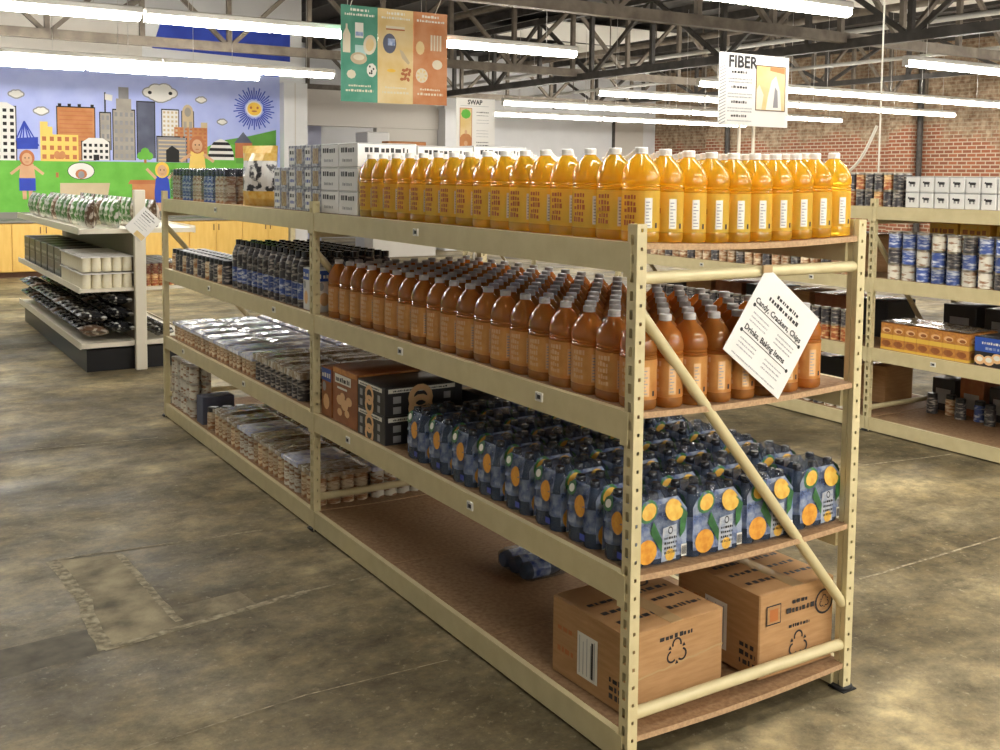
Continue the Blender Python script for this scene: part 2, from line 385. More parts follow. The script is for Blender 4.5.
strip([(-1.08, 1.52), (-.55, 1.60), (-.3, 1.64)], .035)
strip([(-.3, 1.645), (-.02, 1.66)], .014)
strip([(-.84, 2.44), (-.80, 1.62)], .03)
strip([(-1.08, 2.50), (-.2, 2.42)], .016)
strip([(-3.2, 4.6), (-1.07, 4.48), (-.19, 4.38)], .012)
strip([(1.71, .60), (2.69, .61), (3.7, .62)], .012)
strip([(1.2, 1.95), (3.16, 1.74), (3.82, 1.63)], .014)
strip([(-3.2, .62), (-.61, .86), (-.1, .84)], .006)
MB().face([(-1.06, 1.53, .0008), (-.50, 1.60, .0008), (-.52, 1.78, .0008), (-.80, 1.75, .0008), (-.83, 2.44, .0008), (-1.07, 2.49, .0008)], 'floor_patch').build('floor_patch', fl)

M('floor_band', (.062, .050, .030), .7, c2=(.15, .122, .074), scale=12, detail=8, contrast=(.3, .7))
MB().face([(-3.4, 1.30, .0006), (-1.10, 1.50, .0006), (-1.10, 1.72, .0006), (-3.4, 1.55, .0006)], 'floor_band').build('floor_band', fl)
ceil = struct(MB().box(XL, XR, YN, YB, ROOF, ROOF+.1, 'roof_deck').build('ceiling'))
for i in range(22):
    x = XL+.6+i*1.22
    MB().box(x, x+.05, YN, YB, ROOF-.16, ROOF, 'truss_dark').build('purlin', ceil)
for (x0, x1, y0, y1) in ((9.9, 13.6, 15.2, 17.6), (12.4, 14.6, 17.9, 20.5), (3.2, 6.0, 10.0, 12.6), (12.0, 15.0, 8.2, 10.6), (-1.5, 1.0, 9.2, 11.0)):
    MB().box(x0, x1, y0, y1, ROOF-.19, ROOF-.165, 'roof_white').build('ceiling_panel', ceil)
struct(MB().box(XL-.1, XL, YN, YB, 0, ROOF, 'wall_white').build('wall_left'))
struct(MB().box(XL, XR, YN-.1, YN, 0, ROOF, 'wall_white').build('wall_front'))
wr = struct(MB().box(XR, XR+.1, YN, YB, 0, ROOF, 'brick').build('wall_right'))
for y in (13.5, 19.75):
    MB().box(XR-.28, XR-.001, y, y+.6, 0, ROOF, 'brick').build('pilaster', wr)
    MB().tube((XR-.12, y-.12, 0), (XR-.12, y-.12, ROOF), .07, 'truss_dark').build('downpipe', wr)
wb = struct(MB().box(5.3, XR, YB, YB+.1, 0, ROOF, 'wall_white').build('wall_back'))
MB().box(17.9, 19.0, YB-.03, YB-.001, 0, 3.4, 'wall_beige').build('door_panel', wb)
MB().box(17.82, 17.9, YB-.05, YB-.001, 0, 3.4, 'truss_dark').build('door_jamb', wb)
wm = struct(MB().box(XL, 5.28, YM, YM+.1, 0, ROOF, 'wall_white').build('wall_mural'), 'pale blue wall painted with a cartoon city skyline mural')
ws = struct(MB().box(5.16, 5.28, YM+.1, YB, 0, ROOF, 'wall_lav').build('wall_side'))
struct(MB().box(4.86, 5.30, YM-.22, YM-.002, 0, 3.25, 'wall_white').build('trim_1'), 'white boxed corner column at the mural edge')
MB().box(5.06, 5.075, YM-.226, YM-.219, 0, 3.25, 'wall_beige').build('column_groove', bpy.data.objects['trim_1'])
wo = struct(MB().box(5.3, 9.25, 18.0, 18.25, 2.62, 3.35, 'wall_beige').build('trim_2'), 'beige bulkhead above the far opening')
struct(MB().box(7.75, 9.2, 18.02, 18.2, 0, 2.615, 'wall_beige').build('wall_partition'))
struct(MB().box(5.3, 7.15, 19.6, 19.7, 0, 2.9, 'wall_lav').build('wall_inner'))
c_ = MB().box(9.22, 9.85, 17.7, 18.5, 0, 3.06, 'wall_white').box(9.18, 9.89, 17.66, 18.54, 3.06, 3.12, 'wall_white').build('white_cabinet')
tag(c_, 'tall white boxed cabinet behind the hanging banner by the far wall', 'cabinet')
c_ = MB().cbox(7.2, 7.7, 17.3, 17.9, 0, 2.5, 'carton_white', .02).build('white_locker')
MB().box(7.19, 7.2, 17.5, 17.52, 1.0, 1.3, 'metal').build('handle', c_)
tag(c_, 'narrow white locker standing under the beige bulkhead', 'locker')

# ---------------------------------------------------------------- mural paint (flat colour on the wall)
YW = YM
def W2(px, py):
    p = at(px, py, 1, YM); return (p.x, p.z)
def mur(name, layer=1, label=None):
    g = G((0, YW, 0), (1, 0, 0), (0, 0, 1), lift=.003, n=(0, -1, 0)); g.k = layer; return g
def mdone(g, name): return g.mb.build(name, wm)
def P(*xy): return [W2(x, y) for x, y in xy]
g = mur('', .5); g.rect(XL+.01, .5, 4.86, 3.36, 'm_sky'); g.rect(XL+.01, 3.36, 4.86, 3.42, 'm_blue')
g.poly(P((152, 48), (290, 62), (290, 26), (160, 24)), 'm_blue'); g.poly(P((0, 52), (142, 60), (142, 12), (0, 8)), 'wall_beige'); mdone(g, 'painted_sky')
g = mur('', 1.2); g.poly(P((205, 165), (225, 140), (250, 136), (276, 130), (276, 170), (205, 175)), 'm_hill'); g.poly(P((200, 150), (218, 142), (236, 145), (236, 170), (200, 170)), 'm_grass'); mdone(g, 'painted_hill')
g = mur('', 1.6); a = W2(0, 160)[1]; g.rect(XL+.01, .5, 4.80, a, 'm_grass'); mdone(g, 'painted_meadow')
def tower(px0, px1, pt, pb, mat, win=None, nx=3, ny=5, layer=2, outline=True, top=None):
    (x0, z1), (x1, _) = W2(px0, pt), W2(px1, pt); z0 = W2(px0, pb)[1]
    g = mur('', layer)
    if outline: g.rect(x0-.015, z0, x1+.015, z1+.02, 'm_ink'); g.up()
    g.rect(x0, z0, x1, z1, mat); g.up()
    if win:
        for i in range(nx):
            for j in range(ny):
                cx = x0+(x1-x0)*(i+.5)/nx; cz = z0+(z1-z0)*(j+.5)/ny
                g.rect(cx-(x1-x0)/nx*.27, cz-(z1-z0)/ny*.25, cx+(x1-x0)/nx*.27, cz+(z1-z0)/ny*.25, win)
    if top: top(g, x0, x1, z1)
    return g, x0, x1, z0, z1
g, x0, x1, z0, z1 = tower(-14, 15, 106, 160, 'm_white', 'm_ink', 4, 8); g.poly([(x0, z1), (x1, z1), (x1-.12, z1+.07), (x0+.12, z1+.07)], 'm_white'); mdone(g, 'painted_building')
g = mur('', 2); g.poly(P((16, 149), (38, 149), (38, 137), (16, 138)), 'm_blue'); g.up()
for d in (-8, -5, -2, 2, 5, 8): g.line(*W2(24, 121), *W2(26+d*1.6, 146), .02, 'm_blue')
mdone(g, 'painted_bridge')
g, x0, x1, z0, z1 = tower(57, 94, 107, 160, 'm_brick'); 
for j in range(9): g.rect(x0+.03, z0+(z1-z0)*(.28+j*.08), x1-.03, z0+(z1-z0)*(.295+j*.08), 'm_rust')
for k in (.02, .28, .55, .9): g.rect(x0+(x1-x0)*k, z1, x0+(x1-x0)*(k+.09), z1+.06, 'm_ink')
mdone(g, 'painted_building')
g, x0, x1, z0, z1 = tower(40, 78, 134, 161, 'm_yellow', 'm_rust', 5, 3, 4, False); g.rect(x0, z1, x0+(x1-x0)*.32, z1+.12, 'm_yellow'); g.rect(x0, z1, x0+(x1-x0)*.2, z1+.2, 'm_yellow')
g.ell((x0+x1)/2-.04, z0+.1, .05, .07, 'm_brick', 8); g.ell((x0+x1)/2+.04, z0+.1, .05, .07, 'm_brick', 8); mdone(g, 'painted_building')
g, x0, x1, z0, z1 = tower(82, 109, 142, 160, 'm_white', 'm_ink', 5, 3, 4); g.poly([(x0, z1), (x1, z1), (x1-.1, z1+.07), (x0+.1, z1+.07)], 'm_white'); g.up(); g.rect((x0+x1)/2-.04, z0, (x0+x1)/2+.05, z0+.09, 'm_ink'); mdone(g, 'painted_building')
g, x0, x1, z0, z1 = tower(100, 110, 113, 150, 'm_stone', 'm_grey', 2, 4, 2); xm = (x0+x1)/2; g.rect(xm-.012, z1, xm+.012, z1+.34, 'm_ink'); g.poly([(xm, z1+.32), (xm+.12, z1+.3), (xm+.11, z1+.2), (xm, z1+.22)], 'm_white'); mdone(g, 'painted_building')
g, x0, x1, z0, z1 = tower(113, 134, 110, 160, 'm_stone', 'm_grey', 4, 6, 2.5); w_ = x1-x0
g.rect(x0+w_*.14, z1, x1-w_*.14, z1+.19, 'm_stone'); g.rect(x0+w_*.26, z1+.19, x1-w_*.26, z1+.38, 'm_grey'); mdone(g, 'painted_building')
g, *_ = tower(137, 154, 102, 158, 'm_slate', None); mdone(g, 'painted_building')
g, *_ = tower(162, 178, 110, 150, 'm_white', 'm_tan', 4, 9); mdone(g, 'painted_building')
g, x0, x1, z0, z1 = tower(182, 193, 112, 150, 'm_tan', 'm_stone', 2, 1); g.ell((x0+x1)/2, z1, (x1-x0)/2, .13, 'm_tan', 14); g.up(); g.ell((x0+x1)/2, z1, (x1-x0)/3.4, .08, 'm_stone', 14); mdone(g, 'painted_building')
g, x0, x1, z0, z1 = tower(174, 207, 127, 158, 'm_brick', 'm_rust', 7, 8, 3, False); g.rect(x1-.11, z1, x1, z1+.09, 'm_tan'); mdone(g, 'painted_building')
g, x0, x1, z0, z1 = tower(157, 186, 137, 162, 'm_grey', None, layer=4)
for j in range(6): g.rect(x0+.02, z0+(z1-z0)*(.06+j*.155), x1-.02, z0+(z1-z0)*(.12+j*.155), 'm_tan')
g.up(); g.poly([((x0+x1)/2-.1, z0), ((x0+x1)/2+.12, z0), ((x0+x1)/2+.12, z0+.2), ((x0+x1)/2, z0+.28), ((x0+x1)/2-.1, z0+.2)], 'm_ink'); mdone(g, 'painted_building')
g = mur('', 3); c = W2(221, 160); 
for j in range(7):
    t0, t1 = j/7, (j+1)/7; r0, r1 = .21*math.sqrt(1-t0*t0)+.02, .21*math.sqrt(max(0, 1-t1*t1))+.02
    g.poly([(c[0]-r0, c[1]+.36*t0), (c[0]+r0, c[1]+.36*t0), (c[0]+r1, c[1]+.36*t1), (c[0]-r1, c[1]+.36*t1)], 'm_white' if j % 2 == 0 else 'm_ink')
mdone(g, 'painted_dome')
g = mur('', 3); g.poly(P((234, 143), (243, 132), (252, 143)), 'm_slate'); g.poly(P((235, 158), (252, 158), (252, 143), (235, 143)), 'm_rust'); mdone(g, 'painted_house')
g = mur('', 3.4); g.poly(P((60, 183), (110, 183), (108, 195), (60, 195)), 'm_tan'); g.poly(P((130, 180), (165, 180), (165, 184), (128, 184)), 'm_rust'); g.up(); g.poly(P((132, 184), (163, 184), (163, 205), (132, 205)), 'm_brick'); mdone(g, 'painted_house')
def cloud(px, py, s, eyes=False):
    g = mur('', 2); c = W2(px, py)
    L_ = ((-.9, 0, .45), (-.35, .28, .5), (.35, .3, .55), (.9, .02, .45), (0, -.15, .75), (-.5, -.2, .45), (.5, -.2, .45))
    for dx, dz, r in L_: g.ell(c[0]+dx*s, c[1]+dz*s, r*s*1.1+.02, r*s*.8+.02, 'm_grey', 14)
    g.up()
    for dx, dz, r in L_: g.ell(c[0]+dx*s, c[1]+dz*s, r*s*1.1, r*s*.8, 'm_white', 14)
    g.up()
    if eyes:
        for dx in (-.85, .85): g.ell(c[0]+dx*s, c[1], .035, .03, 'm_ink', 8)
    mdone(g, 'painted_cloud')
cloud(16, 94, .075); cloud(41, 111, .075); cloud(160, 93, .20, True); cloud(201, 100, .06); cloud(222, 122, .055)
g = mur('', 2); c = W2(254, 109)
for i in range(44):
    a = 2*PI*i/44; r0 = .16+.02*R.random(); r1 = .30+.06*(i % 2)+.03*R.random()
    g.line(c[0]+r0*math.cos(a), c[1]+r0*math.sin(a), c[0]+r1*math.cos(a), c[1]+r1*math.sin(a), .02, 'm_blue')
g.up(); g.ell(*c, .15, .14, 'm_white', 20); g.up(); g.ell(*c, .125, .115, 'm_gold', 20); g.up()
for d in (-.06, .06): g.ell(c[0]+d, c[1]+.02, .022, .025, 'm_rust', 8)
g.ell(c[0], c[1]-.04, .05, .015, 'm_rust', 10); mdone(g, 'painted_sun')
def tree_(px, py, s):
    g = mur('', 4.4); c = W2(px, py); g.rect(c[0]-.02, c[1]-.12, c[0]+.02, c[1], 'm_rust')
    for dx, dz, r in ((-.6, 0, .6), (.6, 0, .6), (0, .6, .65), (0, .1, .7)): g.ell(c[0]+dx*s, c[1]+dz*s, r*s, r*s, 'm_grass', 12)
    g.up(); mdone(g, 'painted_tree')
tree_(145, 156, .11); tree_(57, 170, .07)
def kid(px, py, s, hair, shirt, trouser, arms):
    g = mur('', 5); c = W2(px, py)
    g.poly([(c[0]-.09*s, c[1]-.62*s), (c[0]-.02*s, c[1]-.62*s), (c[0]-.02*s, c[1]-.35*s), (c[0]-.1*s, c[1]-.35*s)], 'm_skin'); g.poly([(c[0]+.02*s, c[1]-.62*s), (c[0]+.09*s, c[1]-.62*s), (c[0]+.1*s, c[1]-.35*s), (c[0]+.02*s, c[1]-.35*s)], 'm_skin')
    g.up(); g.poly([(c[0]-.15*s, c[1]-.45*s), (c[0]+.15*s, c[1]-.45*s), (c[0]+.15*s, c[1]-.18*s), (c[0]-.15*s, c[1]-.18*s)], trouser)
    g.poly([(c[0]-.15*s, c[1]-.2*s), (c[0]+.15*s, c[1]-.2*s), (c[0]+.12*s, c[1]+.08*s), (c[0]-.12*s, c[1]+.08*s)], shirt)
    for sg in (-1, 1): g.line(c[0]+sg*.12*s, c[1]+.03*s, c[0]+sg*.30*s, c[1]+arms*s, .055*s, 'm_skin')
    g.up(); g.ell(c[0], c[1]+.2*s, .14*s, .16*s, hair, 16); g.up(); g.ell(c[0], c[1]+.18*s, .095*s, .12*s, 'm_skin', 16); g.up()
    for d in (-.035, .035): g.ell(c[0]+d*s, c[1]+.2*s, .012*s, .016*s, 'm_ink', 6)
    g.line(c[0]-.03*s, c[1]+.12*s, c[0]+.03*s, c[1]+.12*s, .012*s, 'm_rust'); mdone(g, 'painted_child')
kid(27, 168, .8, 'm_rust', 'm_skin', 'm_blue', -.12); kid(162, 180, .85, 'm_gold', 'm_blue', 'm_blue', .22); kid(197, 156, .95, 'm_rust', 'm_yellow', 'm_yellow', -.1)
g = mur('', 4.5); c = W2(81, 171); g.ell(c[0], c[1], .21, .14, 'm_ink', 18); g.up(); g.ell(c[0], c[1], .2, .13, 'm_white', 18); g.up(); g.ell(c[0], c[1]-.05, .09, .08, 'm_rust', 12); g.up(); g.ell(c[0], c[1]-.06, .05, .06, 'm_grey', 10); mdone(g, 'painted_dome')

# ---------------------------------------------------------------- trusses under the roof
def truss(axis, pos, a0, a1, zb, zt, label, step=1.25, th=.12):
    t = empty('roof_truss', (0, 0, 0)); tag(t, label, 'truss', None)
    def pt(a, z, o=0): return (a, pos+o, z) if axis == 'x' else (pos+o, a, z)
    mt = 'truss' if axis == 'x' else 'truss_dark'
    MB().bar(pt(a0, zb), pt(a1, zb), th, th*1.1, mt).build('bottom_chord', t)
    MB().bar(pt(a0, zt), pt(a1, zt), th, th, mt).build('top_chord', t)
    n = int((a1-a0)/step)
    for i in range(n+1):
        a = a0+.05+(a1-a0-.1)*i/n; b = a0+.05+(a1-a0-.1)*(i+1)/n
        MB().bar(pt(a, zb), pt(a, zt), .07, .07, mt).build('web_post', t)
        if i < n:
            p, q = (pt(a, zb), pt(b, zt)) if i % 2 == 0 else (pt(a, zt), pt(b, zb))
            MB().bar(p, q, .06, .06, mt).build('web_diagonal', t)
    return t
truss('x', 7.3, XL+.02, XR-.02, 3.5, 4.68, 'brown roof truss crossing above the hanging banner')
truss('x', 13.3, XL+.02, XR-.02, 3.5, 4.68, 'brown roof truss in front of the mural wall')
truss('x', 19.3, 5.4, XR-.02, 3.5, 4.68, 'farthest brown roof truss before the white back wall')
truss('x', 1.3, XL+.02, XR-.02, 3.55, 4.68, 'brown roof truss overhead, nearest to the juice shelves')
truss('y', 9.5, YN+.1, YB-.1, 3.42, 4.55, 'dark lengthwise girder running under the roof to the back wall', 1.6, .11)
truss('y', 15.6, YN+.1, YB-.1, 3.6, 4.55, 'dark lengthwise girder nearer to the brick wall', 1.9, .09)
for i, (x, z, r) in enumerate(((7.2, 4.35, .05), (11.4, 3.9, .04), (12.6, 4.4, .06), (13.9, 3.75, .035), (2.0, 4.2, .05))):
    o = MB().tube((x, YN+.1, z), (x, YB-.1, z), r, 'duct' if i % 2 else 'truss', 10).build('sprinkler_pipe')
    for k in range(6): MB().tube((x, -4+k*4.7, z), (x, -4+k*4.7, ROOF), .012, 'truss').build('hanger_rod', o)
    tag(o, ['brown pipe under the roof left of the dark girder', 'thin grey pipe just right of the dark girder', 'thick brown pipe high up right of the girder', 'low grey pipe near the second girder', 'pale grey pipe above the mural end of the room'][i] if i != 4 else 'brown pipe high above the juice shelving', 'pipe')

# ---------------------------------------------------------------- fluorescent fixtures
def make_lamp():
    f = MB().cbox(0, 2.42, -.05, .05, .055, .12, 'lamp_metal', .01).build('light_fixture')
    for k in (0, 1):
        prof = [(.018, .005), (.055, .02), (.06, .5), (.06, .7), (.055, 1.18), (.018, 1.195)]
        m = MB().lathe(prof, 'lamp', 10); m.v = [(z+k*1.21, y, x*.75+.03) for x, y, z in m.v]
        m.f = [tuple(reversed(q)) for q in m.f]
        m.build('diffuser', f)
        MB().box(k*1.21-.003 if k else 0, k*1.21+.012, -.045, .045, -.01, .056, 'lamp_metal').build('end_cap', f)
    for x in (.4, 2.0): MB().tube((x, 0, .115), (x, 0, 1.6), .004, 'metal', 5).build('hanger', f)
    return f
LP = Proto(make_lamp())
def row(y, xe, n, sgn, label):
    for i in range(n):
        x = xe-2.44*(i+1) if sgn < 0 else xe+2.44*i
        which = ('last' if i == 0 else ORD[i]+' from the right end') if sgn < 0 else (ORD[i]+' from the left end')
        LP.put((x, y, 3.02), 0, 'hanging light, %s of the %s' % (which, label), 'ceiling light', 'hanging fluorescent lights')
row(7.75, 5.45, 3, -1, 'row behind the hanging banner')
row(3.9, 5.5, 3, -1, 'row above the juice shelving')
row(0.0, 6.5, 3, -1, 'row over the near rack end')
row(-1.9, 7.5, 3, -1, 'added first row behind the viewer')  # unseen row, added to brighten the near rack end and floor
row(-3.9, 7.5, 4, -1, 'second row behind the viewer')
row(-5.6, 7.5, 4, -1, 'added third row behind the viewer')  # another unseen row, added for more light from behind
row(12.0, 4.25, 3, -1, 'row crossing the mural top')
row(13.0, 3.5, 3, -1, 'row closest to the mural')
row(6.07, 9.1, 4, 1, 'right hand row nearest the viewer')
row(9.7, 9.1, 4, 1, 'row passing behind the picture sign')
row(12.1, 9.05, 4, 1, 'middle right hand row')
row(15.2, 9.1, 4, 1, 'right hand row second from the back')
row(18.5, 9.2, 4, 1, 'rearmost right hand row')
row(2.2, 9.1, 3, 1, 'right hand row outside the frame')

# ================================================================ RACKS
H = 1.524; W = .924; PW, PD = .034, .040
ZS = (.092, .552, 1.009, 1.473); BH = .082
def punched(mb, p0, p1, z0, z1, pitch, hw, hh, off, mat='cream'):
    p0 = Vector((*p0, 0)); p1 = Vector((*p1, 0)); d = p1-p0; ln = d.length; a = p0+d*(.5-hw/ln/2); b = p0+d*(.5+hw/ln/2)
    def q(s, e, za, zb): mb.face([(s.x, s.y, za), (e.x, e.y, za), (e.x, e.y, zb), (s.x, s.y, zb)], mat)
    q(p0, a, z0, z1); q(b, p1, z0, z1); z = z0; c = z0+off
    while c+hh < z1: q(a, b, z, c-hh/2); z = c+hh/2; c += pitch
    q(a, b, z, z1)
def post_mesh(mirror):
    mb = MB(); s = -1 if mirror else 1
    T = lambda x, y: (s*x, y)
    punched(mb, T(0, 0), T(PW, 0), .004, H, .0508, .0085, .0095, .03)
    punched(mb, T(0, PD), T(0, 0), .004, H, .0508, .014, .027, .055)
    punched(mb, T(PW, PD), T(0, PD), .004, H, .0508, .0085, .0095, .03)
    for y0, y1 in ((0, .0185), (PD-.0185, PD)):
        mb.face([(s*PW, y0, .004), (s*PW, y1, .004), (s*PW, y1, H), (s*PW, y0, H)], 'cream')
    return mb.mesh('post')
POSTM = {False: post_mesh(False), True: post_mesh(True)}
FOOT = MB().box(-.012, .05, -.012, .052, 0, .004, 'rubber').lathe([(.034, .004), (.034, .012), (.028, .014)], 'rubber', 14, (.017, .02, 0)).mesh('foot_plate')
CLIP = MB().box(-.006, 0, -.018, .018, -.014, .014, 'print_white').box(-.0075, -.006, -.012, .004, -.006, .007, 'print_dark').box(-.007, -.006, .006, .014, -.009, .01, 'print_grey').mesh('price_clip')
def sag(x, k=.012):
    t = min(1, max(0, x/W)); return -k*math.sin(PI*t)
def rack(name, loc, ys, label, sagk=.012, clips=True):
    r = empty(name, loc); tag(r, label, 'shelving rack')
    for y in ys:
        for mir in (False, True):
            x = W if mir else 0
            po = ob('post', POSTM[mir], r, (x, y, 0))
            ft = ob('foot_plate', FOOT, po); ft.location = (-.034 if mir else 0, 0, 0)
        MB().tube((PW-.01, y+.02, 1.376), (W-PW+.01, y+.02, 1.376), .0175, 'cream', 12).build('cross_tube', r)
        MB().tube((PW-.01, y+.02, .150), (W-PW+.01, y+.02, .150), .0175, 'cream', 12).build('cross_tube', r)
        MB().tube((PW-.005, y+.02, 1.285), (W-PW+.005, y+.02, .285), .0165, 'cream', 12).build('diagonal_tube', r)
    for a, b in zip(ys, ys[1:]):
        a2, b2 = a+PD+.001, b-.001
        for li, z in enumerate(ZS):
            for side in (0, 1):
                X = (lambda x: x) if side == 0 else (lambda x: W-x)
                m = MB()
                def bx(x0, x1, y0, y1, z0, z1): 
                    u, v = sorted((X(x0), X(x1))); m.box(u, v, y0, y1, z0, z1, 'cream')
                bx(0, .022, a2, b2, z-BH, z); bx(.022, .045, a2, b2, z-BH, z-.017)
                bm = m.build('beam', r)
                for (y0, y1) in ((a+.019, a2+.012), (b2-.012, b+.019)):
                    c = MB(); u, v = sorted((X(-.004), X(-.001)))
                    c.box(u, v, y0+.002, y1, z-BH-.012, z+.0, 'cream').build('bracket', bm)
            if clips:
                for t in ((), (.38, .88), (.18, .64), (.58,))[li]: ob('price_clip', CLIP, r, (-.0005, a+(b-a)*t*.9+.08, z-.036))
            nb = 3; ln = (b-a-.01)/nb
            for k in range(nb):
                y0 = a+.005+k*ln; y1 = y0+ln-.004
                m = MB(); N_ = 10; X0, X1 = .0235, W-.0235
                xs = [X0+(X1-X0)*i/N_ for i in range(N_+1)]
                edge = k == 0 or k == nb-1
                for i in range(N_):
                    za, zb = z+.001+sag(xs[i], sagk), z+.001+sag(xs[i+1], sagk); xa, xb = xs[i], xs[i+1]; t = .017
                    # boards stop short of the posts
                    ya, yb = y0, y1
                    m.face([(xa, ya, za), (xb, ya, zb), (xb, yb, zb), (xa, yb, za)], 'board'); m.face([(xa, ya, za-t), (xa, yb, za-t), (xb, yb, zb-t), (xb, ya, zb-t)], 'board')
                    m.face([(xa, ya, za-t), (xb, ya, zb-t), (xb, ya, zb), (xa, ya, za)], 'board_edge'); m.face([(xb, yb, zb-t), (xa, yb, za-t), (xa, yb, za), (xb, yb, zb)], 'board_edge')
                for x in (X0, X1): m.face([(x, y0, z-.016), (x, y1, z-.016), (x, y1, z+.001), (x, y0, z+.001)], 'board_edge')
                m.build('shelf_board', r)
    return r
LM, LF = 2.294, 4.931
main = rack('shelving_rack', (0, 0, 0), (0, LM, LF), 'long cream steel shelving rack in front, loaded with juice bottles')
RX = 3.85
right = rack('shelving_rack', (RX, 0, 0), (-.36, 2.28, 4.92, 7.56), 'cream steel shelving rack across the aisle on the right', .004)

# ---------------------------------------------------------------- juice bottles
def oval(v):                                        # wide flat-sided body, round neck
    x, y, z = v; r = math.hypot(x, y)
    if r < 1e-6: return v
    t = min(1, max(0, (r-.020)/.018)); c, s_ = x/r, y/r; q = (c**4+s_**4)**-.25; k = 1+(q-1)*.5*t
    return (x*k*(1+(.0425/.0497-1)*t), y*k*(1+(.0572/.0497-1)*t), z)
def juice(body, label, panel, ink, cap):
    pr = [(.036, 0), (.046, .002), (.0495, .010), (.0497, .026), (.0485, .029), (.0485, .142), (.0497, .145), (.0497, .148), (.047, .151), (.0497, .155), (.047, .160), (.0497, .165),
          (.0497, .172), (.0488, .182), (.0458, .194), (.0410, .206), (.0345, .218), (.0270, .229), (.0200, .237), (.0165, .241), (.0165, .246)]
    bm = MB().lathe(pr, body, 24)
    def fl_(v):                                     # pressed panels around the shoulder
        x, y, z = v; t = max(0, 1-abs(z-.203)/.03); k = 1+.03*t*math.cos(8*math.atan2(y, x)); return oval((x*k, y*k, z))
    bm.v = [fl_(v) for v in bm.v]; b = bm.build('juice_bottle')
    m = MB().lathe([(.0491, .030), (.0491, .141)], label, 24, cap=False)
    r = .0496
    m.arc(r, -PI/2-.62, -PI/2-.14, .040, .122, panel, 6)
    for j in range(8): m.arc(r+.0004, -PI/2-.56, -PI/2-.44+.22*R.random(), .046+j*.009, .049+j*.009, 'print_grey', 3)
    for j in range(5):
        z = .046+j*.018; a_ = -PI-.36+.1*R.random()
        while a_ < -PI+.42:
            d_ = .09+.12*R.random(); m.arc(r, a_, a_+d_, z, z+.009+.006*R.random(), ink, 2); a_ += d_+.06
    m.arc(r, -PI/2+.12, -PI/2+.28, .04, .054, 'print_dark', 2)
    m.v = [oval(v) for v in m.v]; m.build('wrap_label', b)
    c = MB().lathe([(.0182, .242), (.0182, .2455), (.0176, .246), (.0182, .247), (.0180, .2585), (.016, .2605)], cap, 16).build('cap', b)
    return b
PXY = [.0690+i*.0868 for i in range(10)]; PXA = [.075+i*.094 for i in range(8)]
Y0, DY = .073, .1165
jy = Proto(juice('yellow_juice', 'yellow_label', 'print_white', 'print_brown', 'cap_white'))
for j in range(16):
    for i in range(10):
        if i == 0: lb = 'yellow juice bottle on the top shelf long edge, %s from the near post' % ORD[j]
        elif j == 0: lb = 'yellow juice bottle facing the rack end on the top shelf, %s from the left' % ORD[i]
        else: lb = 'yellow juice bottle inside the top shelf block, %s row back, %s across' % (ORD[j], ORD[i])
        x = PXY[i]+.001*(R.random()-.5); z = ZS[3]+.0015+sag(PXY[i])
        jy.put((x, Y0+j*DY+.001*(R.random()-.5), z), (R.random()-.5)*.03, lb, 'juice bottle', 'yellow juice bottles on the top shelf')
jb = Proto(juice('brown_juice', 'brown_label', 'print_tan', 'print_tan', 'cap_shaded'))
for j in range(19):
    for i in range(8):
        if j == 0 and i == 8: continue
        if i == 0: lb = 'amber juice bottle on the second shelf long edge, %s from the near post' % ORD[j]
        elif j == 0: lb = 'amber juice bottle facing the rack end below the sign, %s from the left' % ORD[i]
        else: lb = 'amber juice bottle inside the second shelf block, %s row back, %s across' % (ORD[j], ORD[i])
        x = PXA[i]+.006*(R.random()-.5); z = ZS[2]+.0015+sag(PXA[i])
        jb.put((x, Y0+j*DY+.001*(R.random()-.5), z), (R.random()-.5)*.04, lb, 'juice bottle', 'amber juice bottles on the second shelf')

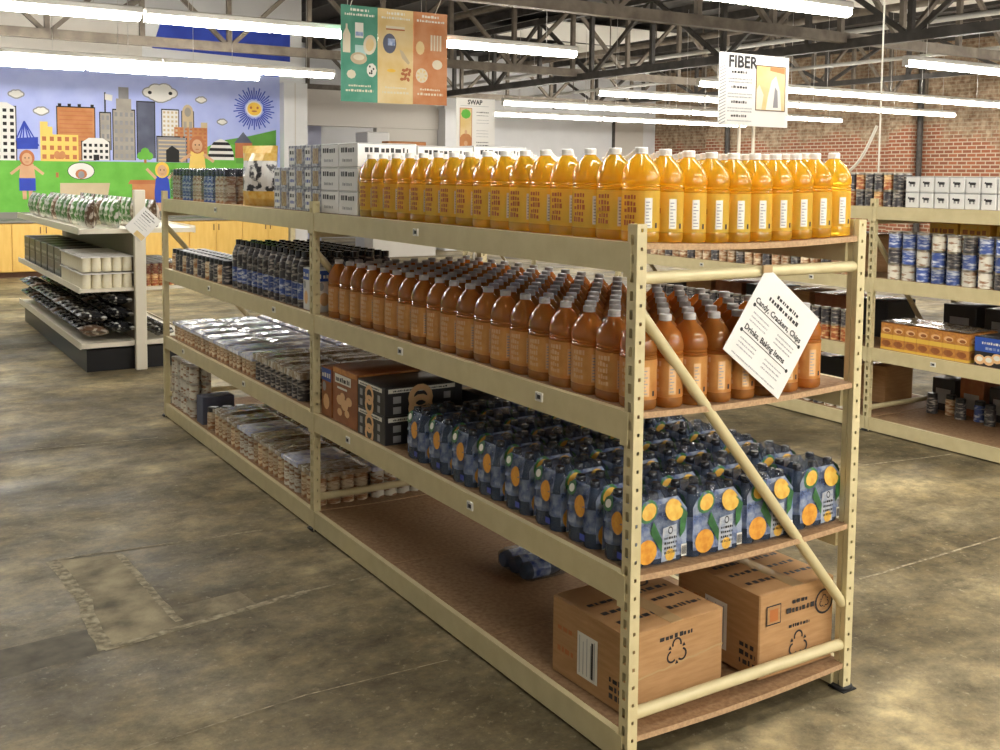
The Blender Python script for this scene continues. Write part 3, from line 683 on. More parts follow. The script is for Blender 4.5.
# ---------------------------------------------------------------- shrink wrapped packs of flavoured water
def water_pack():
    p = empty('water_pack')
    bp = [(.022, 0), (.031, .003), (.034, .012), (.0335, .03), (.032, .036), (.034, .045), (.034, .05), (.034, .12), (.034, .125), (.032, .135), (.033, .145), (.026, .165), (.015, .180), (.0125, .186)]
    bme = MB().lathe(bp, 'water_body', 12).mesh('bottle'); lme = MB().lathe([(.0345, .05), (.0345, .122)], 'water_label', 12, cap=False).mesh('bottle_label')
    cme = MB().lathe([(.0145, .184), (.0145, .201), (.012, .204)], 'cap_black', 12).mesh('cap')
    for i in range(3):
        for j in range(2):
            b = ob('bottle', bme, p, ((i-1)*.072, (j-.5)*.072, 0)); ob('bottle_label', lme, b); ob('cap', cme, b)
    # film
    m = MB(); hx, hy = .109, .073; n = 28; rings = []
    q = random.Random(3)
    for z, s, in ((.001, .985), (.02, 1), (.06, .99), (.10, 1), (.14, 1), (.165, .96), (.185, .88), (.200, .74), (.207, .45)):
        rg = []
        for i in range(n):
            a = 2*PI*i/n; ca, sa = math.cos(a), math.sin(a); e = .42
            x = hx*math.copysign(abs(ca)**e, ca)*s; y = hy*math.copysign(abs(sa)**e, sa)*s
            jit = 1+.012*(q.random()-.5)*(2.5 if z > .13 else 1)
            rg.append((x*jit, y*jit, z+(.010*(q.random()-.5) if z > .15 else 0)))
        rings.append(rg)
    for r in rings: m.v += r
    for k in range(len(rings)-1):
        for i in range(n):
            j = (i+1) % n; m.f.append((k*n+i, k*n+j, (k+1)*n+j, (k+1)*n+i)); m.m.append(m.mi('film')); m.sm.append(True)
    m.f.append(tuple((len(rings)-1)*n+i for i in range(n))); m.m.append(0); m.sm.append(True)
    m.build('shrink_film', p)
    # print on the film: end faces (-Y, +Y) and side faces (-X, +X)
    mb = MB()
    for sgn in (1, -1):
        g = G((0, -sgn*(hy+.0005), 0), (sgn, 0, 0), (0, 0, 1), .001, mb, n=(0, -sgn, 0))
        g.poly([(-.095, .02), (.095, .015), (.10, .12), (.08, .15), (-.07, .15), (-.1, .12)], 'film_blue'); g.up()
        g.ell(-.052, .038, .036, .028, 'orange', 16); g.ell(.050, .122, .034, .025, 'citrus', 16); g.ell(-.048, .128, .036, .024, 'leaf', 12, .2); g.up()
        g.ell(-.046, .128, .028, .018, 'citrus', 12, .2)
        g.poly([(-.030, .105), (.012, .045), (.010, .02), (-.020, .055), (-.042, .08)], 'leaf'); g.poly([(.078, .13), (.098, .11), (.086, .07), (.068, .055)], 'leaf')
        g.poly([(.005, .085), (.056, .09), (.055, .01), (.0, .008)], 'film_label'); g.up()
        g.ring(.032, .078, .009, .003, 'print_dark', 10)
        for k in range(4): g.scribble(.010, .056, .058-k*.011, .006, 'print_dark', k)
        g.ell(.032, .022, .018, .014, 'citrus', 12)
        g.rect(.074, .012, .094, .04, 'print_white'); g.up()
        for k in range(5): g.rect(.076+k*.0035, .016, .078+k*.0035, .036, 'print_dark')
    for sgn in (1, -1):
        g = G((-sgn*(hx+.0005), 0, 0), (0, -sgn, 0), (0, 0, 1), .001, mb, n=(-sgn, 0, 0))
        g.poly([(-.05, .09), (.05, .10), (.05, .15), (-.05, .15)], 'film_blue'); g.up(); g.ell(.012, .098, .026, .026, 'orange', 16); g.ell(-.040, .132, .022, .018, 'leaf', 10); g.up(); g.ell(-.040, .132, .014, .010, 'print_white', 10)
        g.rect(-.045, .05, -.005, .075, 'film_blue'); g.rect(.015, .02, .04, .035, 'deep_blue')
    def wrap(v):
        x, y, z = v; z *= 1.27; k = 1 if z < .135 else 1-.45*(z-.135)/.05*.22 if z < .185 else .90-.14*(z-.185)/.015
        return (x*k, y*k, z)
    mb.v = [wrap(v) for v in mb.v]
    mb.build('printed_artwork', p)
    return p
wp = Proto(water_pack())
for j in range(8):
    for i in range(4):
        x = .142+i*.2195; y = .115+j*.178
        if j == 0: lb = 'film wrapped orange water six-pack facing the rack end, %s from the left' % ORD[i]
        elif i == 0: lb = 'film wrapped orange water six-pack along the front edge, %s behind the near corner pack' % ORD[j-1]
        else: lb = 'film wrapped orange water six-pack inside the block, %s row back, %s across' % (ORD[j], ORD[i])
        wp.put((x+.004*(R.random()-.5), y, ZS[1]+.0015+sag(x)-.001), (R.random()-.5)*.05, lb, 'water pack', 'orange water six-packs')

# ---------------------------------------------------------------- cardboard boxes on the bottom shelf
def recycle(g, cu, cv, s, mat='print_dark'):
    for k in range(3):
        a = PI/2+k*2*PI/3; g.ring(cu+s*.62*math.cos(a), cv+s*.62*math.sin(a), s*.52, s*.16, mat, 10, a-1.9, a+1.9)
    for k in range(3):
        a = PI/2+k*2*PI/3+1.05; x, y = cu+s*.85*math.cos(a), cv+s*.85*math.sin(a)
        g.poly([(x-s*.18, y-s*.12), (x+s*.18, y-s*.12), (x, y+s*.2)], mat)
def carton(name, sx, sy, sz, kind):
    b = MB().cbox(0, sx, 0, sy, 0, sz, 'cardboard', .004).build(name)
    MB().box(sx*.5-.025, sx*.5+.025, -.0006, sy+.0006, sz-.0005, sz+.0008, 'tape').build('tape_strip', b)
    g = G((0, 0, 0), (1, 0, 0), (0, 0, 1), .0008, n=(0, -1, 0))
    if kind == 0:
        recycle(g, sx*.50, sz*.62, .038); g.scribble(sx*.32, sx*.66, sz*.80, .015, 'print_dark', 3)
    else:
        recycle(g, sx*.52, sz*.30, .040); g.ring(sx*.86, sz*.72, .042, .007, 'print_dark', 18); recycle(g, sx*.86, sz*.72, .02); g.scribble(sx*.38, sx*.66, sz*.52, .012, 'print_dark', 5)
        g.rect(sx*.08, sz*.62, sx*.27, sz*.85, 'print_dark'); g.up(); g.rect(sx*.09, sz*.635, sx*.26, sz*.835, 'cardboard'); g.up(); g.rect(sx*.12, sz*.66, sx*.23, sz*.80, 'print_brown')
        g.scribble(sx*.34, sx*.74, sz*.70, .017, 'print_dark', 8); g.scribble(sx*.42, sx*.62, sz*.80, .013, 'print_dark', 9)
    g.mb.build('printing', b)
    g = G((0, sy, 0), (0, -1, 0), (0, 0, 1), .0008, n=(-1, 0, 0))
    for k in range(2): g.scribble(sy*.08, sy*.30, sz*(.40+.28*k)-.02, .018, 'print_brown', k+2)
    for k in range(3): g.scribble(sy*.78, sy*.96, sz*(.12+.1*k), .018, 'print_dark', k+7)
    g.mb.build('printing', b)
    g = G((0, sy, 0), (0, -1, 0), (0, 0, 1), .0012, n=(-1, 0, 0)); u = sy*.36
    g.rect(u, sz*.16, u+sy*.27, sz*.72, 'print_white'); g.up()
    for k in range(5): g.rect(u+.010+k*sy*.05, sz*.20, u+.013+k*sy*.05, sz*(.68-.06*(k % 2)), 'print_grey')
    g.rect(u+sy*.19, sz*.2, u+sy*.215, sz*.66, 'print_dark'); g.mb.build('shipping_label', b)
    g = G((0, 0, sz), (1, 0, 0), (0, 1, 0), .0010, n=(0, 0, 1))
    for k in range(3): g.scribble(sx*.08, sx*.44, sy*(.2+.2*k), .022, 'print_dark', k+13); g.scribble(sx*.6, sx*.94, sy*(.2+.2*k), .022, 'print_dark', k+23)
    g.ring(sx*.75, sy*.82, .04, .008, 'print_dark', 16); g.mb.build('printing', b)
    return b
b1 = carton('cardboard_box', .385, .36, .245, 0); b1.location = (.072, .095, ZS[0]-.001); b1.rotation_euler = (0, 0, .03)
# torn strip on the near box
m = MB(); q = random.Random(5); pts = [(i/16*.383+.001, .095+.035*(i/16)+.006*(q.random()-.5)) for i in range(17)]
for (x0, z0), (x1, z1) in zip(pts, pts[1:]): m.face([(x0, -.0012, z0), (x1, -.0012, z1), (x1, -.0012, z1+.006), (x0, -.0012, z0+.006)], 'tape')
m.build('torn_edge', b1)
tag(b1, 'cardboard box with white shipping label and torn strip at the near corner post', 'box', None)
b2 = carton('cardboard_box', .335, .375, .275, 1); b2.location = (.560, .055, ZS[0]+.0005)
tag(b2, 'taller cardboard box with round stamp on the bottom shelf beside the outer post', 'box')
m = MB()
for k in range(3): m.lathe([(.028, 0), (.034, .01), (.034, .13), (.03, .16), (.013, .185), (.013, .2)], 'water_body', 10, (0, k*.075-.075, 0))
m.v = [(z-.1, y, x+.036) for x, y, z in m.v]
o = m.build('fallen_bottles', None, (.49, 1.2, ZS[0]-.009)); m2 = MB(); m2.cbox(-.105, .105, -.115, .115, .001, .074, 'film', .015).build('shrink_film', o)
m3 = MB()
for k in range(3): m3.lathe([(.0345, .03), (.0345, .11)], 'water_label', 10, (0, k*.075-.075, 0), cap=False)
m3.v = [(z-.1, y, x+.036) for x, y, z in m3.v]; m3.build('bottle_label', o)
tag(o, 'small film wrapped pack of bottles lying on the bottom shelf', 'bottle pack')

# ---------------------------------------------------------------- snack and cereal boxes by the middle post
def pbox(name, sx, sy, sz, mat, art=None, parent=None):
    b = MB().cbox(0, sx, 0, sy, 0, sz, mat, .002).build(name, parent)
    if art:
        mb = MB()
        for (O, U, n, wd) in (((0, sy, 0), (0, -1, 0), (-1, 0, 0), sy), ((0, 0, 0), (1, 0, 0), (0, -1, 0), sx)):
            g = G(O, U, (0, 0, 1), .0008, mb, n=n); art(g, wd, sz)
        mb.build('printed_front', b)
    return b
def art_cups(g, w, h):
    g.rect(w*.1, h*.72, w*.75, h*.88, 'print_white'); g.up(); g.scribble(w*.14, w*.7, h*.75, h*.09, 'print_dark', 2)
    g.rect(w*.2, h*.62, w*.6, h*.66, 'print_white')
    for cx, cz, r in ((.3, .42, .13), (.5, .36, .15), (.68, .45, .12), (.42, .5, .1), (.6, .22, .1), (.3, .2, .1)): g.ell(w*cx, h*cz, w*r, h*r*.7, 'print_tan', 10)
    g.rect(w*.02, h*.9, w*.98, h*.985, 'box_orange')
def art_blue(g, w, h):
    g.rect(w*.02, h*.72, w*.98, h*.97, 'box_blue'); g.up(); g.scribble(w*.1, w*.9, h*.79, h*.1, 'print_white', 4); g.ell(w*.3, h*.6, w*.18, h*.1, 'print_grey', 10); g.ell(w*.5, h*.3, w*.3, h*.16, 'print_tan', 12)
def art_tins(g, w, h):
    g.rect(w*.04, h*.80, w*.9, h*.95, 'print_white'); g.up(); g.scribble(w*.1, w*.8, h*.84, h*.06, 'print_dark', 4)
    for z in (.56, .2):
        g.ring(w*.45, h*z, w*.16, w*.07, 'print_tan', 14); g.rect(w*.1, h*(z-.12), w*.2, h*(z+.12), 'print_grey'); g.rect(w*.75, h*(z-.12), w*.84, h*(z+.12), 'print_grey')
o = pbox('snack_box', .30, .265, .245, 'box_brown', art_cups); o.location = (.035, 1.885, ZS[1]+.0005-.002); tag(o, 'rust brown snack box with white lettering beside the middle post', 'snack box')
o = pbox('snack_box', .30, .115, .225, 'box_brown', art_blue); o.location = (.035, 2.165, ZS[1]-.0015); tag(o, 'brown snack box with blue top band touching the middle post', 'snack box')
for k in range(2):
    o = pbox('coffee_box', .36, .265, .118, 'box_dark', art_tins); o.location = (.03, 1.605, ZS[1]-.002+k*.119)
    tag(o, ('lower' if k == 0 else 'upper')+' black box with ring pictures next to the rust brown box', 'box', 'black boxes by the middle post')
for k in range(3):
    o = MB().cbox(0, .23, 0, .30, 0, .20, 'box_dark' if k < 2 else 'cardboard', .004).build('case'); MB().box(-.0006, .2306, .13, .17, .1995, .201, 'tape').build('tape_strip', o)
    o.location = ((.41, 1.80, ZS[1]-.010), (.41, 1.49, ZS[1]-.010), (.655, 1.62, ZS[1]+.0))[k]
    tag(o, ['dark case behind the black ring-picture boxes', 'dark case just behind the last water packs', 'tan cardboard case at the back edge of the third shelf'][k], 'case')
for k in range(4):
    o = MB().cbox(0, .19, 0, .13, 0, .22, 'box_orange', .003).build('cracker_box'); MB().box(-.0008, 0, .02, .11, .05, .17, 'print_tan').build('printed_front', o)
    o.location = ((.69, 1.93, ZS[1]), (.69, 2.07, ZS[1]), (.45, 2.12, ZS[1]-.010), (.655, 1.47, ZS[1]))[k]
    tag(o, ['orange cracker box at the back beside the tan case', 'orange cracker box at the back nearest the middle post', 'orange cracker box between the snack boxes and the back row', 'orange cracker box behind the water packs near the tan case'][k], 'cracker box')

# ---------------------------------------------------------------- white cartons printed with cans, top shelf around the middle post
def can_carton(style):
    b = MB().cbox(0, .28, 0, .195, 0, .102, 'carton_white' if style else 'carton_can', .002).build('food_carton')
    mb = MB()
    for (O, U, n, wd) in (((0, .195, 0), (0, -1, 0), (-1, 0, 0), .195), ((0, 0, 0), (1, 0, 0), (0, -1, 0), .28)):
        g = G(O, U, (0, 0, 1), .0008, mb, n=n)
        if style == 0:
            g.rect(wd*.06, .012, wd*.42, .09, 'carton_white'); g.up(); g.scribble(wd*.1, wd*.4, .06, .02, 'print_dark', 3); g.scribble(wd*.1, wd*.4, .03, .016, 'deep_blue', 4); g.rect(wd*.55, .015, wd*.9, .085, 'can_photo')
        else:
            g.scribble(wd*.12, wd*.85, .062, .022, 'print_dark', 6); g.scribble(wd*.2, wd*.7, .022, .014, 'print_grey', 7); g.rect(wd*.02, .097, wd*.98, .1, 'print_grey')
    mb.build('printed_front', b); return b
cc = [Proto(can_carton(0)), Proto(can_carton(1))]
for c in range(5):
    for l in range(3):
        for d in range(3):
            if c == 4 and l == 2: continue
            st = 1 if c < 2 else 0
            y = 1.905+c*.205
            if LM-.21 < y < LM+.05 and False: continue
            x = .045+d*.285
            lb = ('white lettered carton' if st else 'carton printed with grey and brown cans')+', %s column from the yellow bottles, %s layer' % (ORD[c], ('bottom', 'middle', 'top')[l]) if d == 0 else 'white food carton behind the front ones, column %s, %s layer, %s deep' % (ORD[c], ('bottom', 'middle', 'top')[l], ORD[d])
            cc[st].put((x, y, ZS[3]+.0015-.010*(d == 1)-.004*(d != 1)+l*.1035+.003), 0, lb, 'carton', 'white food cartons on the top shelf')

# ---------------------------------------------------------------- cans and jars
def can(name, mat, r=.033, h=.108, lid='metal', jar=False):
    b = MB().lathe([(r*.96, 0), (r, .003), (r, .006), (r*.985, .008), (r*.985, h-.012 if not jar else h*.72)] + ([(r*.86, h*.80)] if jar else []), mat, 14).build(name)
    if jar: MB().lathe([(r*.84, h*.79), (r*.9, h*.80), (r*.9, h-.003), (r*.84, h)], lid, 14).build('lid', b)
    else: MB().lathe([(r*.985, h-.012), (r, h-.009), (r, h-.001), (r*.94, h), (r*.92, h-.003)], lid, 14).build('lid', b)
    return b
CAN = {k: Proto(can('food_can', k)) for k in ('can_brown', 'can_white', 'can_dark', 'can_blue', 'can_red')}
JAR = {k: Proto(can('food_jar', k, .036, .135, 'lid_dark', True)) for k in ('can_brown', 'can_dark', 'can_blue')}
JAR['can_white'] = Proto(can('food_jar', 'can_white', .036, .135, 'cap_white', True))
def park(): # prototypes that were never placed
    for d in (CAN, JAR):
        for p in d.values():
            if not p.used:
                for c in list(p.o.children): bpy.data.objects.remove(c)
                bpy.data.objects.remove(p.o)

def can_pack(name, nx, ny, r, h, mat, film, side_film=.25, jar=False, lid='metal'):
    p = empty(name); px = nx*r*2.04; py = ny*r*2.04
    pr = can('can' if not jar else 'jar', mat, r, h, lid, jar); first = True
    for i in range(nx):
        for j in range(ny):
            c = pr if first else dup(pr); first = False; c.parent = p; c.location = (r*1.02*(2*i+1), r*1.02*(2*j+1), 0)
    m = MB(); q = random.Random(9); nu, nv = 8, 6
    zt = lambda: h+.003+.004*q.random()
    gr = [[(px*i/nu+(.004*(q.random()-.5) if 0 < i < nu else (-.003 if i == 0 else .003)), py*j/nv+(-.003 if j == 0 else .003 if j == nv else 0), zt() if 0 < i < nu and 0 < j < nv else h-.004) for j in range(nv+1)] for i in range(nu+1)]
    for i in range(nu):
        for j in range(nv): m.face([gr[i][j], gr[i+1][j], gr[i+1][j+1], gr[i][j+1]], film, True)
    zs = h*(1-side_film)
    def skirt(a, b): m.face([(a[0], a[1], zs), (b[0], b[1], zs), b, a], film)
    for i in range(nu): skirt(gr[i][0], gr[i+1][0]); skirt(gr[i+1][nv], gr[i][nv])
    for j in range(nv): skirt(gr[0][j+1], gr[0][j]); skirt(gr[nu][j], gr[nu][j+1])
    m.build('shrink_film', p); return p
# third shelf of the far bay: flats of cans under white and blue film
fp = Proto(can_pack('can_pack', 4, 3, .033, .120, 'can_brown', 'film_white', .2))
fp2 = Proto(can_pack('can_pack', 4, 3, .0345, .150, 'can_dark', 'film_brown', .25))
for c in range(10):
    for d in range(3):
        y = 2.55+c*.232; x = .035+d*.292
        if y+.2 > LF: continue
        pr = fp2 if c < 3 else fp
        lb = ('brown film can pack' if c < 3 else 'white and blue film can pack')+(', front row, %s from the middle post' % ORD[c] if d == 0 else ', %s row back, %s from the middle post' % (ORD[d], ORD[c]))
        pr.put((x, y, ZS[1]+.0015+sag(x+.14)-.003), 0, lb, 'can pack', 'film wrapped can packs in the far bay')
# bottom shelf of the far bay: stacked cans at the far end, film packs towards the middle post
for c in range(7):
    for l in range(3):
        for d in range(2):
            y = 4.88-c*.0695; x = .065+d*.075
            lb = 'pale can stacked at the far end of the bottom shelf, front column %s, %s' % (ORD[c], ('bottom', 'middle', 'top')[l]) if d == 0 else 'pale can behind the stacked front cans, column %s, %s' % (ORD[c], ('bottom', 'middle', 'top')[l])
            CAN['can_white'].put((x, y, ZS[0]+.0015+sag(x)+l*.1085), R.random()*6, lb, 'can', 'pale stacked cans on the bottom shelf')
o = pbox('snack_box', .2, .13, .17, 'm_slate', None); o.location = (.04, 4.2, ZS[0]-.002); tag(o, 'plain slate blue box beside the stacked pale cans', 'box')
for k in range(3):
    JAR['can_brown'].put((.07+k*.085, 4.08, ZS[0]+.0015+sag(.07+k*.085)), k, 'brown jar next to the slate blue box, %s from the front' % ORD[k], 'jar', 'brown jars on the bottom shelf')
fp3 = Proto(can_pack('can_pack', 4, 3, .0345, .160, 'can_brown', 'film_brown', .15))
fp4 = Proto(can_pack('can_pack', 4, 3, .0345, .160, 'can_white', 'film_white', .15))
for c in range(7):
    for d in range(3):
        y = 2.36+c*.232; x = .035+d*.298
        pr = fp4 if (c+d) % 3 == 1 else fp3
        lb = ('pale' if pr is fp4 else 'brown')+' bottom shelf can pack'+(', front row, %s from the middle post' % ORD[c] if d == 0 else ', %s row back, %s from the middle post' % (ORD[d], ORD[c]))
        pr.put((x, y, ZS[0]+.0015+sag(x+.14)-.003), 0, lb, 'can pack', 'film packs on the bottom shelf of the far bay')
# second shelf of the far bay: dark capped bottles, then jars
def coffee_bottle():
    b = MB().lathe([(.03, 0), (.038, .004), (.039, .03), (.039, .15), (.036, .165), (.039, .175), (.037, .2), (.024, .235), (.018, .245)], 'can_dark', 14).build('drink_bottle')
    MB().lathe([(.0395, .04), (.0395, .12)], 'can_blue', 14, cap=False).build('bottle_label', b)
    MB().lathe([(.0195, .243), (.0195, .268), (.017, .27)], 'cap_black', 12).build('cap', b); return b
cb = Proto(coffee_bottle())
for j in range(13):
    for i in range(6):
        x = .07+i*.084; lb = 'dark drink bottle with black cap and blue label, front row, %s from the middle post' % ORD[j] if i == 0 else 'dark capped drink bottle, %s row back, %s from the middle post' % (ORD[i], ORD[j])
        cb.put((x, 2.56+j*.083, ZS[2]+.0015+sag(x)), R.random()*6, lb, 'drink bottle', 'dark drink bottles in the far bay')
for k in range(2):
    o = pbox('juice_carton', .08, .075, .2, 'carton_white', art_blue); o.location = (.04, 2.355+k*.085, ZS[2]-.002); tag(o, ['white drink carton touching the middle post, second shelf', 'white drink carton between the middle post and dark bottles'][k], 'carton')
for j in range(14):
    for i in range(3):
        x = .07+i*.08; k = 'can_dark' if (j+i) % 3 else 'can_brown'
        lb = ('dark' if k == 'can_dark' else 'brown')+' jar %s the far end of the second shelf' % ('at the front edge, %s from' % ORD[j] if i == 0 else 'in the %s row back, %s from' % (ORD[i], ORD[j]))
        JAR[k].put((x, 4.84-j*.083, ZS[2]+.0015+sag(x)), R.random()*6, lb, 'jar', 'jars at the far end of the second shelf')
# top shelf of the far bay: big snack bag and jar packs
def pouch(name, mat, wd, ht, dp, mat2=None, seed=1):
    m = MB(); nu, nv = 8, 8; q = random.Random(seed)
    for s in (-1, 1):
        gr = []
        for i in range(nu+1):
            rw = []
            for j in range(nv+1):
                u, v = i/nu, j/nv; t = math.sin(PI*u)**.6*math.sin(PI*min(1, v*.92+.08))**.7
                if v == 1 or u in (0, 1): t = .02
                rw.append(((u-.5)*wd*(1-.06*math.sin(PI*v)), s*(dp/2*t*(1+.25*(q.random()-.5)) if 0 < u < 1 and v < 1 else .002), v*ht))
            gr.append(rw)
        for i in range(nu):
            for j in range(nv):
                f = [gr[i][j], gr[i+1][j], gr[i+1][j+1], gr[i][j+1]]
                mt = mat2 if mat2 and (j >= nv-2 or j < 2) else mat
                m.face(f if s < 0 else f[::-1], mt, True)
    bt = [(-wd/2, 0), (0, -dp*.3), (wd/2, 0), (0, dp*.3)]; m.face([(x, y, .001) for x, y in bt][::-1], mat2 or mat)
    o = m.build(name); 
    return o
sb = pouch('snack_bag', 'bag_snack', .25, .33, .15, 'bag_gold'); sb.location = (.14, 3.40, ZS[3]+.0015-.006); sb.rotation_euler = (0, 0, -PI/2+.5); tag(sb, 'tall white and gold snack bag standing on the top shelf of the far bay', 'snack bag')
sb2 = pouch('snack_bag', 'bag_dark', .30, .27, .16, None, 4); sb2.location = (.36, 3.22, ZS[3]+.0015-.01); sb2.rotation_euler = (0, 0, -PI/2+.3); tag(sb2, 'black snack bag leaning behind the white and gold bag', 'snack bag')
jp = Proto(can_pack('jar_pack', 4, 3, .037, .205, 'can_blue', 'film', .9, True, 'lid_dark'))
jp2 = Proto(can_pack('jar_pack', 4, 3, .037, .205, 'can_brown', 'film', .9, True, 'lid_dark'))
for c in range(5):
    for d in range(2):
        (jp if (c+d) % 2 else jp2).put((.045+d*.31, 4.66-c*.235, ZS[3]+.0015-.010), 0, ('grey blue' if (c+d) % 2 else 'brown')+' film jar pack, top shelf, '+('front' if d == 0 else 'back')+' row, %s from the far post' % ORD[c], 'jar pack', 'jar packs on the top shelf of the far bay')

# ================================================================ RIGHT RACK GOODS
def cow_carton():
    b = MB().cbox(-.047, .047, -.047, .047, 0, .098, 'carton_white', .003).build('milk_carton'); mb = MB()
    for (O, U, n) in (((-.047, .047, 0), (0, -1, 0), (-1, 0, 0)), ((-.047, -.047, 0), (1, 0, 0), (0, -1, 0))):
        g = G(O, U, (0, 0, 1), .0008, mb, n=n)
        g.poly([(.028, .048), (.064, .048), (.068, .062), (.060, .064), (.032, .064), (.026, .060)], 'print_dark')
        for u in (.031, .038, .056, .062): g.rect(u-.002, .034, u+.002, .049, 'print_dark')
        g.poly([(.018, .056), (.028, .056), (.030, .068), (.020, .066)], 'print_dark'); g.rect(.067, .046, .069, .062, 'print_dark'); g.rect(.0, .092, .094, .097, 'print_grey')
    mb.build('printed_front', b); return b
cw = Proto(cow_carton()); r0 = RX+.075
for c in range(20):
    for l in range(2):
        for d in range(2):
            cw.put((r0+d*.105, 2.03-c*.104, ZS[3]+.002-.002+l*.0985), (R.random()-.5)*.06,
                   'small white carton with black cow, %s column from the right rack post, %s layer' % (ORD[c], ('lower', 'upper')[l]) if d == 0 else 'small white cow carton in the second row, column %s, %s layer' % (ORD[c], ('lower', 'upper')[l]), 'carton', 'white cow cartons on the right rack')
for c in range(9):
    for l in range(2):
        for d in range(2):
            k = 'can_dark' if (c*2+l) % 3 else 'can_red'
            CAN[k].put((RX+.07+d*.08, 2.74-c*.072, ZS[3]+.002+l*.1085-.002), R.random()*6, ('dark' if k == 'can_dark' else 'reddish')+' can beside the cow cartons on the right rack, column %s, ' % ORD[c]+('lower' if l == 0 else 'upper')+(' front' if d == 0 else ' rear'), 'can', 'cans left of the post on the right rack')
for c in range(18):
    for l in range(3):
        for d in range(2):
            k = ('can_blue', 'can_white', 'can_blue', 'can_dark')[(c*5+l*3+d) % 4] if (c+l) % 3 else ('can_blue' if c % 2 else 'can_white')
            nm = {'can_blue': 'blue', 'can_white': 'white', 'can_dark': 'dark'}[k]
            CAN[k].put((RX+.070+d*.085, 2.17-c*.106, ZS[2]+.001+l*.1015), R.random()*6, nm+(' can in the %s stack from the right rack post, %s' % (ORD[c], ('bottom', 'middle', 'top')[l]) if d == 0 else ' can in rear stack %s of the right rack, %s' % (ORD[c], ('bottom', 'middle', 'top')[l])), 'can', 'stacked blue and white cans on the right rack').scale = (1.25, 1.25, .933)

for c in range(8):
    o = MB().cbox(0, .2, 0, .20, 0, .372, 'box_gold', .004).build('cereal_box')
    g = G((0, .2, 0), (0, -1, 0), (0, 0, 1), .0008, n=(-1, 0, 0)); g.scribble(.02, .18, .31, .03, 'print_brown', c); g.scribble(.04, .16, .345, .02, 'box_yellow', c+9); g.mb.build('printed_front', o)
    o.location = (RX+.215, 1.83-c*.215-(.03 if c > 1 else 0), ZS[2]-.003); tag(o, 'golden yellow box behind the stacked cans on the right rack, %s from the post' % ORD[c], 'box', 'golden boxes on the right rack')
def art_snack(g, w, h):
    g.rect(0, h*.42, w, h*.58, 'box_yellow'); g.rect(0, 0, w, h*.10, 'box_yellow'); g.up(); g.ell(w*.5, h*.25, w*.38, h*.11, 'box_brown', 10); g.ell(w*.5, h*.74, w*.38, h*.1, 'print_tan', 10); g.up(); g.ell(w*.55, h*.72, w*.24, h*.06, 'box_brown', 10)
sp_ = Proto(pbox('snack_box', .14, .088, .175, 'box_orange', art_snack))
for c in range(7):
    for d in range(2): sp_.put((RX+.04+d*.15, 2.145-c*.090, ZS[1]+.001-.002), 0, 'orange snack box with yellow bands, %s from the right rack post' % ORD[c] if d == 0 else 'orange snack box in the second row, %s from the right rack post' % ORD[c], 'snack box', 'orange snack boxes on the right rack')
o = MB()
nu = 8
gr = [[(RX+.035+.30*i/nu, 1.605+.63*j/8, ZS[1]+.179+.006*R.random()) for j in range(9)] for i in range(nu+1)]
for i in range(nu):
    for j in range(8): o.face([gr[i][j], gr[i+1][j], gr[i+1][j+1], gr[i][j+1]], 'film_brown', True)
o = o.build('plastic_sheet'); tag(o, 'crinkled clear plastic lying over the orange snack boxes', 'plastic film')
def art_cookie(g, w, h):
    g.rect(0, h*.5, w, h*.98, 'box_blue'); g.up(); g.scribble(w*.2, w*.8, h*.76, h*.09, 'print_white', 3); g.scribble(w*.3, w*.75, h*.58, h*.10, 'pale_blue', 5)
    for cx in (.15, .4, .62, .85): g.ell(w*cx, h*(.22+.1*(cx > .5)), w*.15, h*.17, 'print_tan', 12); g.up(); g.ell(w*cx, h*(.24+.1*(cx > .5)), w*.09, h*.09, 'print_white', 10)
for c in range(4):
    o = pbox('cookie_box', .28, .235, .175, 'box_dark', art_cookie); o.location = (RX+.04, 1.33-c*.27, ZS[1]-.001); tag(o, ['blue cookie box right of the orange snack boxes', 'second blue cookie box on the right rack', 'third blue cookie box, out towards the near end', 'blue cookie box nearest the near end of the right rack'][c], 'cookie box')
# shaded goods at the back of the right rack
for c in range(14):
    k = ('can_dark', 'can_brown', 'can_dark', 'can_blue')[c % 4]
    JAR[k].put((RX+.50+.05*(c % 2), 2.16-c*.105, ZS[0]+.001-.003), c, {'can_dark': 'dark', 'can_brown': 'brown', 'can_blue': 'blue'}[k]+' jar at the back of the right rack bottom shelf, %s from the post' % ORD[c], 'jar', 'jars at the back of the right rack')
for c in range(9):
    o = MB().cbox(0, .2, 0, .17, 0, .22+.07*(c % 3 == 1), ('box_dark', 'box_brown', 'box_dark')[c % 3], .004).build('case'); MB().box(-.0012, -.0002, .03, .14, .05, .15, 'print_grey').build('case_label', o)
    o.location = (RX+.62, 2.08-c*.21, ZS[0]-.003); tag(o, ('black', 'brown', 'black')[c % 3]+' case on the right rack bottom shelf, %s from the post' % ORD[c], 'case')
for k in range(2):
    o = MB().cbox(0, .3, 0, .24, 0, .28, 'box_dark', .004).build('case'); MB().box(-.001, 0, .05, .19, .08, .2, 'print_grey').build('case_label', o); o.location = (RX+.55, 1.9-k*.3, ZS[1]-.003); tag(o, ['dark case behind the orange snack boxes', 'dark case behind the blue cookie box'][k], 'case')
